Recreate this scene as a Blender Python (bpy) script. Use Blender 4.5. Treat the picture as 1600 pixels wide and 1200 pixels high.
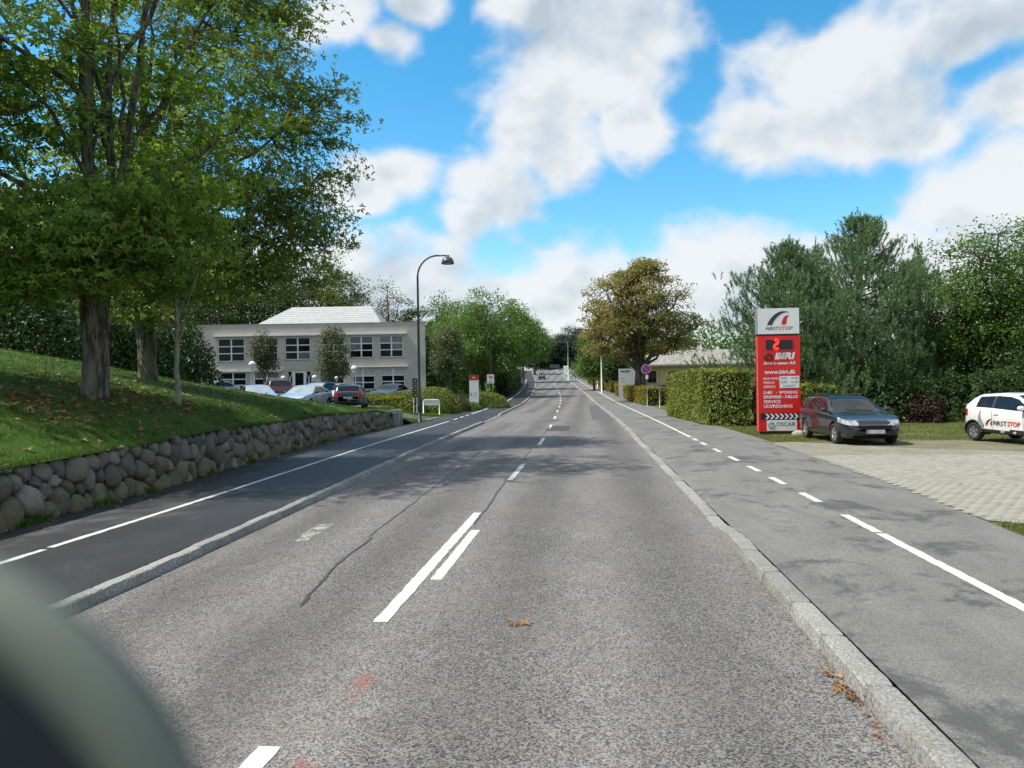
import bpy, math, random
import numpy as np
from mathutils import Vector, Matrix

for o in list(bpy.data.objects):
    bpy.data.objects.remove(o)
SC = bpy.context.scene
COL = SC.collection
PI = math.pi

# ---------------------------------------------------------------- camera
CAM_H = 2.1
YAW = math.atan(122 / 1200.0)
cam_d = bpy.data.cameras.new("camera")
cam_d.lens = 27.0
cam_d.sensor_width = 36.0
cam_d.clip_start = 0.02
cam_d.clip_end = 9000
cam_d.dof.use_dof = True
cam_d.dof.focus_distance = 14.0
cam_d.dof.aperture_fstop = 27.0 / 6.0
cam = bpy.data.objects.new("camera", cam_d)
COL.objects.link(cam)
CAM_M = (Matrix.Translation((0, 0, CAM_H)) @ Matrix.Rotation(YAW, 4, 'Z')
         @ Matrix.Rotation(PI / 2 - 0.0009, 4, 'X') @ Matrix.Rotation(-math.radians(0.9), 4, 'Z'))
cam.matrix_world = CAM_M
SC.camera = cam


def ray(x, y):
    """direction of a photo point (1600 x 1200) with unit depth"""
    return CAM_M.to_3x3() @ Vector(((x - 800) / 1200.0, -(y - 600) / 1200.0, -1.0))


def at(x, y, D):
    return Vector((0, 0, CAM_H)) + ray(x, y) * D


# ---------------------------------------------------------------- sky, sun, exposure
SUN_AZ = math.radians(-102)      # from +Y, negative = towards the left of the road
SUN_EL = math.radians(57)
SUN_V = Vector((math.sin(SUN_AZ) * math.cos(SUN_EL), math.cos(SUN_AZ) * math.cos(SUN_EL), math.sin(SUN_EL)))
SKY_STRENGTH = 0.1

world = bpy.data.worlds.new("World")
SC.world = world
world.use_nodes = True


class NB:
    """small node tree builder"""

    def __init__(s, tree):
        s.t = tree
        tree.nodes.clear()

    def n(s, typ, ins=None, **attrs):
        nd = s.t.nodes.new(typ)
        for k, v in attrs.items():
            setattr(nd, k, v)
        for k, v in (ins or {}).items():
            sock = nd.inputs[k]
            if isinstance(v, bpy.types.NodeSocket):
                s.t.links.new(v, sock)
            else:
                if hasattr(sock, 'default_value') and not isinstance(v, (int, float)) and len(v) == 3 and sock.type == 'RGBA':
                    v = (*v, 1)
                sock.default_value = v
        return nd

    def m(s, op, a, b=0.0, c=0.0, clamp=False):
        return s.n('ShaderNodeMath', {0: a, 1: b, 2: c}, operation=op, use_clamp=clamp).outputs[0]

    def v(s, op, a, b=(0, 0, 0)):
        nd = s.n('ShaderNodeVectorMath', {0: a, 1: b}, operation=op)
        return nd.outputs['Value'] if op in ('LENGTH', 'DOT_PRODUCT', 'DISTANCE') else nd.outputs[0]

    def mix(s, f, a, b, blend='MIX'):
        nd = s.n('ShaderNodeMix', data_type='RGBA', blend_type=blend)
        for k, v in ((0, f), (6, a), (7, b)):
            if isinstance(v, bpy.types.NodeSocket):
                s.t.links.new(v, nd.inputs[k])
            else:
                nd.inputs[k].default_value = v if k == 0 else (*v[:3], 1)
        return nd.outputs[2]

    def ramp(s, f, stops, interp='LINEAR'):
        nd = s.n('ShaderNodeValToRGB', {0: f})
        cr = nd.color_ramp
        cr.interpolation = interp
        while len(cr.elements) < len(stops):
            cr.elements.new(0.5)
        for e, (p, c) in zip(cr.elements, stops):
            e.position = p
            e.color = (*c, 1) if not isinstance(c, (int, float)) else (c, c, c, 1)
        return nd.outputs[0]

    def smooth(s, x, lo, hi, a=0.0, b=1.0):
        return s.n('ShaderNodeMapRange', {0: x, 1: lo, 2: hi, 3: a, 4: b}, interpolation_type='SMOOTHSTEP').outputs[0]

    def noise(s, vec, scale, detail=4.0, rough=0.55, dist=0.0):
        return s.n('ShaderNodeTexNoise', {'Vector': vec, 'Scale': scale, 'Detail': detail, 'Roughness': rough,
                                          'Distortion': dist}).outputs[0]

    def to(s, a, b):
        s.t.links.new(a, b)


def build_sky():
    b = NB(world.node_tree)
    tc = b.n('ShaderNodeTexCoord').outputs['Generated']
    d = b.v('NORMALIZE', tc)
    sep = b.n('ShaderNodeSeparateXYZ', {0: d})
    az = b.m('ARCTAN2', sep.outputs[0], sep.outputs[1])
    el = b.m('ARCSINE', sep.outputs[2])
    uv = b.n('ShaderNodeCombineXYZ', {0: az, 1: el}).outputs[0]
    sky = b.n('ShaderNodeTexSky', sky_type='NISHITA', sun_disc=False, sun_elevation=SUN_EL, sun_rotation=SUN_AZ,
              air_density=1.0, dust_density=0.4, ozone_density=2.0).outputs[0]
    sky = b.n('ShaderNodeHueSaturation', {'Hue': 0.484, 'Saturation': 1.38, 'Value': SKY_GAIN, 'Color': sky}).outputs[0]
    # the clouds that stand in view, by direction (azimuth, elevation, half widths)
    clouds = [(905, 100, 140, 110), (860, 190, 100, 88), (785, 295, 82, 66), (985, 195, 62, 60), (840, 15, 85, 50),
              (735, 342, 46, 38), (885, 255, 66, 58), (925, 20, 125, 50), (1000, 45, 95, 55),
              (1290, 115, 130, 85), (1190, 205, 95, 62), (1385, 165, 105, 80), (1285, 200, 130, 60), (1510, 50, 150, 60), (1580, 150, 90, 70),
              (1570, 275, 110, 75), (1460, 205, 70, 45), (605, 268, 75, 36), (555, 300, 75, 36), (530, 30, 90, 50), (600, 60, 60, 35), (650, 5, 60, 35),
              (1500, 325, 90, 45)]
    acc = None
    for (x, y, rx, ry) in clouds:
        r = ray(x, y).normalized()
        c = (math.atan2(r.x, r.y), math.asin(r.z), 0)
        q = b.v('MULTIPLY', b.v('SUBTRACT', uv, c), (1200 / rx, 1200 / ry, 0))
        g = b.m('SUBTRACT', 1.0, b.m('MULTIPLY', b.v('LENGTH', q), 0.55))
        acc = g if acc is None else b.n('ShaderNodeMath', {0: acc, 1: g, 2: 0.12}, operation='SMOOTH_MAX').outputs[0]
    # low bank of cloud above the horizon, all round
    bank = b.m('MULTIPLY', b.m('SUBTRACT', 0.265, el), 6.5)
    bank = b.m('MINIMUM', bank, 0.95)
    acc = b.n('ShaderNodeMath', {0: acc, 1: bank, 2: 0.10}, operation='SMOOTH_MAX').outputs[0]
    # clouds over the unseen rest of the sky, cover raised to brighten shade
    front = b.smooth(b.m('ABSOLUTE', b.m('ADD', az, 0.1)), 0.66, 0.95)
    high = b.smooth(el, 0.52, 0.75)
    out = b.m('MAXIMUM', front, high)
    gen = b.m('MULTIPLY', b.m('SUBTRACT', b.noise(d, 2.3, 3.0), 0.30), 2.6)
    gen = b.m('SUBTRACT', b.m('MULTIPLY', gen, out), b.m('SUBTRACT', 1.0, out))
    acc = b.m('MAXIMUM', acc, gen)
    dz = b.v('MULTIPLY', d, (1, 1, 1.25))
    off = (-0.022, -0.01, 0.040)
    f1 = b.noise(dz, 5.5, 7.0, 0.5, 0.2)
    f2 = b.noise(b.v('ADD', dz, off), 5.5, 7.0, 0.5, 0.2)
    f3 = b.noise(dz, 14.0, 5.0, 0.5, 0.3)
    bil = b.m('SUBTRACT', 1.0, b.m('ABSOLUTE', b.m('SUBTRACT', b.m('MULTIPLY', b.noise(dz, 9.0, 4.0, 0.5, 0.2), 2.0), 1.0)))
    dens = b.m('ADD', acc, b.m('MULTIPLY', b.m('SUBTRACT', f1, 0.5), 1.15))
    dens = b.m('ADD', dens, b.m('MULTIPLY', b.m('SUBTRACT', bil, 0.78), 0.6))
    dens = b.m('ADD', dens, b.m('MULTIPLY', b.m('SUBTRACT', f3, 0.5), 0.35))
    mask = b.smooth(dens, 0.35, 0.76)
    lit = b.m('ADD', 0.66, b.m('MULTIPLY', b.m('SUBTRACT', f1, f2), 3.0))
    thick = b.smooth(dens, 0.55, 1.25)
    lit = b.m('SUBTRACT', lit, b.m('MULTIPLY', thick, 0.30), clamp=True)
    ccol = b.ramp(lit, [(0.08, (2.9, 3.35, 3.75)), (0.36, (3.8, 4.15, 4.45)), (0.66, (4.95, 5.05, 5.15))])
    mask = b.m('MULTIPLY', mask, 0.95)
    col = b.mix(mask, sky, ccol)
    bg = b.n('ShaderNodeBackground', {'Color': col, 'Strength': SKY_STRENGTH})
    b.to(bg.outputs[0], b.n('ShaderNodeOutputWorld').inputs[0])


SKY_GAIN = 1.18
build_sky()

sun_d = bpy.data.lights.new("sun", 'SUN')
sun_d.energy = 3.3
sun_d.angle = math.radians(0.6)
sun_d.color = (1.0, 0.93, 0.82)
sun = bpy.data.objects.new("sun", sun_d)
COL.objects.link(sun)
sun.rotation_euler = (-SUN_V).to_track_quat('-Z', 'Y').to_euler()
sun.location = SUN_V * 60

SC.render.engine = 'CYCLES'
SC.view_settings.view_transform = 'Standard'
SC.view_settings.look = 'None'
SC.view_settings.exposure = 0.85
SC.view_settings.gamma = 1
SC.cycles.use_denoising = True
SC.cycles.max_bounces = 7
SC.cycles.diffuse_bounces = 3
SC.cycles.glossy_bounces = 3
SC.cycles.transmission_bounces = 4
SC.cycles.transparent_max_bounces = 8
SC.cycles.use_adaptive_sampling = True
SC.cycles.adaptive_threshold = 0.015
SC.cycles.sample_clamp_indirect = 6

# ---------------------------------------------------------------- helpers
def link(name, me, parent=None):
    o = bpy.data.objects.new(name, me)
    COL.objects.link(o)
    if parent is not None:
        o.parent = parent
    return o


def tag(o, label=None, cat=None, group=None, kind=None):
    for k, v in (('label', label), ('category', cat), ('group', group), ('kind', kind)):
        if v:
            o[k] = v
    return o


def empty(name, loc=(0, 0, 0), rz=0.0):
    o = bpy.data.objects.new(name, None)
    o.empty_display_size = 0.2
    COL.objects.link(o)
    o.location = loc
    o.rotation_euler = (0, 0, rz)
    return o


class MB:
    """collects pieces, builds one mesh object"""

    def __init__(s):
        s.V, s.F, s.n = [], [], 0

    def add(s, V, F):
        V = np.asarray(V, dtype=np.float64).reshape(-1, 3)
        s.V.append(V)
        if isinstance(F, np.ndarray):
            s.F.append(F + s.n)
        else:
            by = {}
            for f in F:
                by.setdefault(len(f), []).append(f)
            for k in by.values():
                s.F.append(np.array(k, dtype=np.int64) + s.n)
        s.n += len(V)
        return s

    def box(s, x0, x1, y0, y1, z0, z1):
        V = [(x, y, z) for z in (z0, z1) for y in (y0, y1) for x in (x0, x1)]
        return s.add(V, [(0, 2, 3, 1), (4, 5, 7, 6), (0, 1, 5, 4), (2, 6, 7, 3), (0, 4, 6, 2), (1, 3, 7, 5)])

    def obox(s, c, ax, ay, az):
        """oriented box: centre and three half vectors"""
        c, ax, ay, az = (np.array(v, float) for v in (c, ax, ay, az))
        V = [c + sx * ax + sy * ay + sz * az for sz in (-1, 1) for sy in (-1, 1) for sx in (-1, 1)]
        return s.add(V, [(0, 2, 3, 1), (4, 5, 7, 6), (0, 1, 5, 4), (2, 6, 7, 3), (0, 4, 6, 2), (1, 3, 7, 5)])

    def tube(s, P, R, n=8, cap=True):
        P = np.asarray(P, float)
        m = len(P)
        R = np.broadcast_to(np.asarray(R, float), (m,))
        T = np.gradient(P, axis=0)
        T /= np.linalg.norm(T, axis=1)[:, None] + 1e-9
        ref = np.eye(3)[[1, 0, 2]][int(np.argmin(abs(T).max(0)[[1, 0, 2]]))]
        A = np.cross(T, ref)
        A /= np.linalg.norm(A, axis=1)[:, None] + 1e-9
        B = np.cross(T, A)
        t = np.linspace(0, 2 * PI, n, endpoint=False)
        V = P[:, None, :] + R[:, None, None] * (np.cos(t)[None, :, None] * A[:, None, :] + np.sin(t)[None, :, None] * B[:, None, :])
        i = np.arange(m - 1)[:, None] * n
        j = np.arange(n)[None, :]
        k = (j + 1) % n
        F = np.stack([i + j, i + k, i + n + k, i + n + j], -1).reshape(-1, 4)
        base = s.n
        s.add(V.reshape(-1, 3), F)
        if cap:
            s.F.append(np.array([list(range(n))[::1]]) + base)
            s.F.append(np.array([list(range(n))[::-1]]) + base + (m - 1) * n)
        return s

    def lathe(s, prof, n=24, axis='z', c=(0, 0, 0)):
        """prof: list of (r, h)"""
        t = np.linspace(0, 2 * PI, n, endpoint=False)
        pr = np.array(prof, float)
        X = pr[:, 0:1] * np.cos(t)
        Y = pr[:, 0:1] * np.sin(t)
        Z = np.repeat(pr[:, 1:2], n, 1)
        V = np.stack([X, Y, Z], -1)
        if axis == 'y':
            V = V[..., [0, 2, 1]] * np.array([1, 1, -1])
        elif axis == 'x':
            V = V[..., [2, 0, 1]]
        V = V + np.array(c, float)
        m = len(pr)
        i = np.arange(m - 1)[:, None] * n
        j = np.arange(n)[None, :]
        k = (j + 1) % n
        F = np.stack([i + j, i + k, i + n + k, i + n + j], -1).reshape(-1, 4)
        return s.add(V.reshape(-1, 3), F)

    def poly(s, pts2, z0, z1, tr=lambda x, y, z: (x, y, z)):
        """prism over a 2-d outline (fan from its own polygon)"""
        n = len(pts2)
        V = [tr(x, y, z0) for x, y in pts2] + [tr(x, y, z1) for x, y in pts2]
        F = [tuple(range(n))[::-1], tuple(range(n, 2 * n))]
        F += [(i, (i + 1) % n, n + (i + 1) % n, n + i) for i in range(n)]
        return s.add(V, F)

    def mesh(s, name, mat=None, smooth=False):
        V = np.concatenate(s.V) if s.V else np.zeros((0, 3))
        return fast_mesh(name, V, s.F, mat, smooth)

    def build(s, name, mat=None, parent=None, smooth=False, loc=None):
        o = link(name, s.mesh(name, mat, smooth), parent)
        if loc is not None:
            o.location = loc
        return o


def fast_mesh(name, V, Fs, mat=None, smooth=False):
    me = bpy.data.meshes.new(name)
    V = np.ascontiguousarray(V, dtype=np.float32)
    me.vertices.add(len(V))
    me.vertices.foreach_set('co', V.ravel())
    idx = np.concatenate([f.ravel() for f in Fs]).astype(np.int32)
    tot = np.concatenate([np.full(len(f), f.shape[1], dtype=np.int32) for f in Fs])
    st = np.concatenate([[0], np.cumsum(tot)[:-1]]).astype(np.int32)
    me.loops.add(len(idx))
    me.loops.foreach_set('vertex_index', idx)
    me.polygons.add(len(tot))
    me.polygons.foreach_set('loop_start', st)
    me.polygons.foreach_set('loop_total', tot)
    me.polygons.foreach_set('use_smooth', np.full(len(tot), bool(smooth)))
    me.update(calc_edges=True)
    if mat is not None:
        me.materials.append(mat)
    return me


def auto_smooth(me, deg=35):
    """smooth faces, sharp edges past an angle"""
    try:
        me.polygons.foreach_set('use_smooth', np.ones(len(me.polygons), dtype=bool))
        me.set_sharp_from_angle(angle=math.radians(deg))
    except Exception:
        pass
    return me


def bezier(a, b, c, n):
    t = np.linspace(0, 1, n)[:, None]
    a, b, c = (np.asarray(v, float) for v in (a, b, c))
    return (1 - t) ** 2 * a + 2 * t * (1 - t) * b + t ** 2 * c


def smooth1(x):
    x = np.clip(x, 0, 1)
    return x * x * (3 - 2 * x)


def vnoise(P, s=1.0, seed=0):
    """cheap smooth pseudo noise in [-1,1] of points (n,3)"""
    P = np.asarray(P, float) * s
    r = np.random.RandomState(seed)
    out = np.zeros(len(P))
    for k in range(5):
        w = r.normal(size=3) * (1 + 0.45 * k)
        out += np.sin(P @ w + r.uniform(0, 6.28)) / (1 + 0.35 * k)
    return out / 2.6


# ---------------------------------------------------------------- materials
MATS = {}


def pm(name, c1, c2=None, scale=6.0, detail=5.0, rough=0.7, bump=0.0, bscale=None, metal=0.0, coat=0.0, spec=0.5, rnd=0.0,
       lo=0.35, hi=0.65, c3=None, s3=1.0, lo3=0.55, hi3=0.7, stretch=(1, 1, 1), emit=None, estr=0.0):
    """general procedural material: two tones by noise, a third as patches, bump, random value per object"""
    if name in MATS:
        return MATS[name]
    mt = bpy.data.materials.new(name)
    mt.use_nodes = True
    b = NB(mt.node_tree)
    tc = b.n('ShaderNodeTexCoord').outputs['Object']
    if stretch != (1, 1, 1):
        tc = b.v('MULTIPLY', tc, stretch)
    c2 = c2 or tuple(x * 0.86 for x in c1)
    f = b.smooth(b.noise(tc, scale, detail), lo, hi)
    col = b.mix(f, c1, c2)
    if c3:
        col = b.mix(b.smooth(b.noise(tc, s3, 6.0, 0.6), lo3, hi3), col, c3)
    if rnd:
        r = b.n('ShaderNodeObjectInfo').outputs['Random']
        col = b.n('ShaderNodeHueSaturation', {'Value': b.m('ADD', 1 - rnd, b.m('MULTIPLY', r, 2 * rnd)), 'Color': col}).outputs[0]
    ins = {'Base Color': col, 'Roughness': rough, 'Metallic': metal, 'Coat Weight': coat, 'Coat Roughness': 0.05,
           'Specular IOR Level': spec}
    if emit:
        ins['Emission Color'] = emit
        ins['Emission Strength'] = estr
    if bump:
        bn = b.n('ShaderNodeBump', {'Strength': bump, 'Distance': 0.02, 'Height': b.noise(tc, bscale or scale * 3, 6.0)})
        ins['Normal'] = bn.outputs[0]
    p = b.n('ShaderNodeBsdfPrincipled', ins)
    b.to(p.outputs[0], b.n('ShaderNodeOutputMaterial').inputs[0])
    MATS[name] = mt
    return mt


def leafmat(name, stops, trans=0.35, rough=0.45, var=0.35, clump=0.35):
    """foliage: colour by leaf (island) and by clump, part of the light passes through"""
    mt = bpy.data.materials.new(name)
    mt.use_nodes = True
    b = NB(mt.node_tree)
    rp = b.n('ShaderNodeNewGeometry').outputs['Random Per Island']
    tc = b.n('ShaderNodeTexCoord').outputs['Object']
    nz = b.noise(tc, clump, 4.0, 0.6)
    f = b.m('ADD', b.m('MULTIPLY', rp, 0.45), b.m('MULTIPLY', b.m('SUBTRACT', nz, 0.22), 1.0), clamp=True)
    col = b.ramp(f, stops)
    val = b.m('ADD', 1 - var, b.m('MULTIPLY', b.n('ShaderNodeTexWhiteNoise', {'W': rp}, noise_dimensions='1D').outputs[0], 2 * var))
    col = b.n('ShaderNodeHueSaturation', {'Value': val, 'Color': col}).outputs[0]
    p = b.n('ShaderNodeBsdfPrincipled', {'Base Color': col, 'Roughness': rough, 'Specular IOR Level': 0.35})
    tcol = b.n('ShaderNodeHueSaturation', {'Hue': 0.485, 'Saturation': 1.1, 'Value': 1.25, 'Color': col}).outputs[0]
    tr = b.n('ShaderNodeBsdfTranslucent', {'Color': tcol})
    mx = b.n('ShaderNodeMixShader', {0: trans, 1: p.outputs[0], 2: tr.outputs[0]})
    b.to(mx.outputs[0], b.n('ShaderNodeOutputMaterial').inputs[0])
    MATS[name] = mt
    return mt


def asphalt(name, dark, light, tint, speck, cell, patch=None, pscale=0.3, plo=0.52, phi=0.62, bump=0.5, rough=0.85, tracks=False, streak=(1, 1, 1), wet=0.0):
    """aggregate of many stones in binder, large stains, polished wheel tracks, damp or mended patches"""
    mt = bpy.data.materials.new(name)
    mt.use_nodes = True
    b = NB(mt.node_tree)
    tc = b.n('ShaderNodeTexCoord').outputs['Object']
    g = b.noise(tc, speck, 3.0, 0.7)
    v = b.n('ShaderNodeTexVoronoi', {'Vector': tc, 'Scale': cell}).outputs['Color']
    sc = b.n('ShaderNodeSeparateColor', {0: v})
    vs = sc.outputs[0]
    f = b.m('ADD', b.m('MULTIPLY', g, 0.6), b.m('MULTIPLY', vs, 0.5))
    f = b.smooth(f, 0.33, 0.82)
    col = b.mix(f, dark, light)
    # single darker, paler and reddish stones
    col = b.mix(b.smooth(sc.outputs[1], 0.86, 0.95, 0, 0.6), col, tuple(x * 1.25 for x in light))
    col = b.mix(b.smooth(sc.outputs[2], 0.84, 0.93, 0, 0.55), col, (tint[0], tint[1] * 0.85, tint[2] * 0.75))
    big = b.noise(tc, 0.55, 5.0, 0.6)
    col = b.mix(b.smooth(big, 0.4, 0.65, 0, 0.55), col, b.mix(0.5, col, tint))
    mid = b.noise(b.v('MULTIPLY', tc, (1.6, 0.5, 1)), 0.9, 6.0, 0.65)
    fine = b.noise(b.v('MULTIPLY', tc, (1.0, 0.6, 1)), 5.0, 5.0, 0.6)
    val = b.m('ADD', b.m('ADD', 0.45, b.m('MULTIPLY', mid, 0.75)), b.m('MULTIPLY', fine, 0.36))
    if tracks:
        sx = b.n('ShaderNodeSeparateXYZ', {0: tc}).outputs[0]
        wob = b.m('ADD', sx, b.m('MULTIPLY', b.noise(b.v('MULTIPLY', tc, (0.0, 0.12, 0)), 1.0, 2.0), 0.5))
        w = b.m('SINE', b.m('MULTIPLY', b.m('ADD', wob, 0.15), 3.7))
        val = b.m('MULTIPLY', val, b.m('ADD', 0.96, b.m('MULTIPLY', w, 0.17)))
    col = b.n('ShaderNodeHueSaturation', {'Value': val, 'Color': col}).outputs[0]
    rgh = rough
    if patch:
        pn = b.noise(b.v('MULTIPLY', tc, streak), pscale, 10.0, 0.72, 0.5)
        pf = b.smooth(pn, plo, phi)
        col = b.mix(b.m('MULTIPLY', pf, 0.92), col, b.mix(0.2, patch, col))
        if wet:
            rgh = b.m('SUBTRACT', rough, b.m('MULTIPLY', pf, wet))
    bn = b.n('ShaderNodeBump', {'Strength': bump, 'Distance': 0.008, 'Height': b.m('ADD', b.m('MULTIPLY', g, 0.6), vs)})
    p = b.n('ShaderNodeBsdfPrincipled', {'Base Color': col, 'Roughness': rgh, 'Specular IOR Level': 0.3, 'Normal': bn.outputs[0]})
    b.to(p.outputs[0], b.n('ShaderNodeOutputMaterial').inputs[0])
    MATS[name] = mt
    return mt


def grassmat(name, c1, c2, c3, litter=None):
    mt = bpy.data.materials.new(name)
    mt.use_nodes = True
    b = NB(mt.node_tree)
    tc = b.n('ShaderNodeTexCoord').outputs['Object']
    f = b.smooth(b.noise(tc, 22.0, 6.0, 0.7), 0.35, 0.65)
    col = b.mix(f, c1, c2)
    col = b.mix(b.smooth(b.noise(tc, 0.45, 5.0), 0.45, 0.68, 0, 0.7), col, c3)
    if litter:
        col = b.mix(b.smooth(b.noise(tc, 0.25, 7.0, 0.7), 0.56, 0.66, 0, 0.8), col, litter)
    bn = b.n('ShaderNodeBump', {'Strength': 0.7, 'Distance': 0.04, 'Height': b.noise(tc, 45.0, 6.0, 0.7)})
    p = b.n('ShaderNodeBsdfPrincipled', {'Base Color': col, 'Roughness': 0.9, 'Specular IOR Level': 0.15, 'Normal': bn.outputs[0]})
    b.to(p.outputs[0], b.n('ShaderNodeOutputMaterial').inputs[0])
    MATS[name] = mt
    return mt


def markmat(name, col, wear_lo, wear_hi, scale=30.0, under=(0.10, 0.10, 0.10), big=1.2):
    """road paint with the road showing through where it is worn"""
    mt = bpy.data.materials.new(name)
    mt.use_nodes = True
    b = NB(mt.node_tree)
    tc = b.n('ShaderNodeTexCoord').outputs['Object']
    f = b.m('ADD', b.m('MULTIPLY', b.noise(tc, scale, 5.0, 0.7), 0.65), b.m('MULTIPLY', b.noise(tc, big, 4.0), 0.35))
    f = b.smooth(f, wear_lo, wear_hi)
    col = b.mix(b.smooth(b.noise(tc, 9.0, 5.0), 0.3, 0.7, 0, 0.35), col, tuple(c * 0.75 for c in col))
    p = b.n('ShaderNodeBsdfPrincipled', {'Base Color': col, 'Roughness': 0.75})
    t = b.n('ShaderNodeBsdfTransparent')
    mx = b.n('ShaderNodeMixShader', {0: f, 1: p.outputs[0], 2: t.outputs[0]})
    b.to(mx.outputs[0], b.n('ShaderNodeOutputMaterial').inputs[0])
    MATS[name] = mt
    return mt


M_ROAD = asphalt('road_asphalt', (0.036, 0.036, 0.036), (0.255, 0.250, 0.243), (0.165, 0.145, 0.132), 135.0, 92.0,
                 patch=(0.060, 0.058, 0.058), pscale=0.42, plo=0.53, phi=0.74, tracks=True, streak=(1, 0.35, 1))
M_PATH_R = asphalt('path_asphalt_grey', (0.108, 0.108, 0.102), (0.222, 0.221, 0.208), (0.13, 0.13, 0.122), 120.0, 110.0,
                   patch=(0.055, 0.055, 0.054), pscale=0.8, plo=0.52, phi=0.61, bump=0.25, streak=(1, 0.8, 1), wet=0.2)
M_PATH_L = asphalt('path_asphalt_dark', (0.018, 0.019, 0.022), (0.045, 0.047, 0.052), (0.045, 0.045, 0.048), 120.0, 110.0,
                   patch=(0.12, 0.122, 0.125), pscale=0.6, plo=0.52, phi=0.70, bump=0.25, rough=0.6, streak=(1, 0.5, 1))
M_PATCH = pm('asphalt_repair', (0.035, 0.035, 0.037), (0.06, 0.06, 0.062), 60, rough=0.85, bump=0.3)
M_TAR = pm('crack_sealant', (0.035, 0.035, 0.036), (0.07, 0.07, 0.07), 12, rough=0.55)
M_PAINT = markmat('line_paint', (0.56, 0.56, 0.53), 0.53, 0.68, 55.0)
M_PAINT_OLD = markmat('worn_line_paint', (0.66, 0.66, 0.64), 0.54, 0.68)
M_MARK_R = markmat('red_mark', (0.40, 0.17, 0.14), 0.30, 0.58, 22.0, big=5.0)
M_MARK_G = markmat('pale_mark', (0.50, 0.55, 0.46), 0.36, 0.58, 22.0, big=5.0)
M_KERB = pm('granite', (0.34, 0.335, 0.315), (0.17, 0.168, 0.16), 45, detail=8, rough=0.85, bump=0.9, bscale=35, rnd=0.15,
            c3=(0.19, 0.185, 0.13), s3=2.2, lo3=0.55, hi3=0.75)
M_LAWN = grassmat('lawn_turf', (0.028, 0.075, 0.009), (0.055, 0.115, 0.015), (0.075, 0.120, 0.020))
M_VERGE = grassmat('verge_turf', (0.060, 0.090, 0.020), (0.11, 0.13, 0.035), (0.17, 0.15, 0.06))
M_BLADE = leafmat('grass_blade', [(0.0, (0.033, 0.084, 0.009)), (0.5, (0.061, 0.132, 0.017)), (1.0, (0.141, 0.179, 0.033))], trans=0.3, var=0.3, clump=0.5)
M_BLADE_DRY = leafmat('verge_blade', [(0.0, (0.06, 0.11, 0.02)), (0.5, (0.12, 0.15, 0.04)), (1.0, (0.24, 0.20, 0.08))], trans=0.3, var=0.3, clump=0.8)
M_DIRT = grassmat('gravelly_dirt', (0.16, 0.15, 0.10), (0.24, 0.22, 0.16), (0.10, 0.12, 0.045))
M_LOT = asphalt('car_park_asphalt', (0.05, 0.05, 0.05), (0.12, 0.12, 0.12), (0.1, 0.1, 0.1), 60, 50)
M_LITTER = leafmat('fallen_leaf', [(0.0, (0.10, 0.045, 0.020)), (0.5, (0.22, 0.11, 0.045)), (1.0, (0.34, 0.21, 0.08))], trans=0.1, var=0.4, clump=2.0)
M_BARK = pm('bark', (0.135, 0.118, 0.090), (0.036, 0.031, 0.025), 13, detail=9, rough=0.95, bump=1.0, bscale=15, stretch=(1, 1, 0.16), lo=0.40, hi=0.60,
            c3=(0.15, 0.15, 0.10), s3=1.6, lo3=0.55, hi3=0.7)
M_BARK_P = pm('pale_bark', (0.30, 0.29, 0.23), (0.17, 0.165, 0.13), 12, detail=8, rough=0.9, bump=0.5, stretch=(1, 1, 0.5))
M_BARK_PINE = pm('pine_bark', (0.10, 0.065, 0.045), (0.05, 0.035, 0.028), 10, rough=0.95, bump=0.8)
L_MAPLE = leafmat('maple_leaf', [(0.0, (0.075, 0.155, 0.028)), (0.45, (0.140, 0.245, 0.042)), (0.8, (0.25, 0.325, 0.062)), (1.0, (0.38, 0.37, 0.10))], clump=0.22, trans=0.56)
L_MAPLE2 = leafmat('turning_leaf', [(0.0, (0.085, 0.150, 0.034)), (0.5, (0.165, 0.235, 0.050)), (0.85, (0.27, 0.285, 0.075)), (1.0, (0.33, 0.20, 0.095))], clump=0.25, trans=0.55)
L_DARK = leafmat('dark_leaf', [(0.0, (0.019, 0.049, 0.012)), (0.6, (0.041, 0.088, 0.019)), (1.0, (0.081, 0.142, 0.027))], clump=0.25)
L_MID = leafmat('green_leaf', [(0.0, (0.054, 0.120, 0.026)), (0.5, (0.098, 0.186, 0.036)), (1.0, (0.168, 0.264, 0.048))], clump=0.18, trans=0.42)
L_YELLOW = leafmat('yellowing_leaf', [(0.0, (0.048, 0.084, 0.014)), (0.5, (0.108, 0.144, 0.024)), (1.0, (0.300, 0.252, 0.036))], clump=0.25)
L_BROWN = leafmat('autumn_leaf', [(0.0, (0.155, 0.205, 0.055)), (0.40, (0.220, 0.235, 0.068)), (0.72, (0.30, 0.235, 0.075)), (1.0, (0.36, 0.215, 0.07))], clump=0.22, trans=0.45)
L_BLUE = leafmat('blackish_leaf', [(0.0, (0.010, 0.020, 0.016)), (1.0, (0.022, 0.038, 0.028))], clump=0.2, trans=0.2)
L_GREYG = leafmat('grey_green_leaf', [(0.0, (0.06, 0.085, 0.035)), (0.6, (0.12, 0.14, 0.06)), (1.0, (0.17, 0.165, 0.08))], clump=0.4)
L_OLIVE = leafmat('olive_brown_leaf', [(0.0, (0.05, 0.050, 0.022)), (0.6, (0.075, 0.085, 0.030)), (1.0, (0.12, 0.12, 0.045))], clump=0.5)
L_HEDGE = leafmat('hedge_leaf', [(0.0, (0.086, 0.138, 0.024)), (0.5, (0.167, 0.213, 0.037)), (1.0, (0.287, 0.276, 0.055))], clump=0.7)
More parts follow.
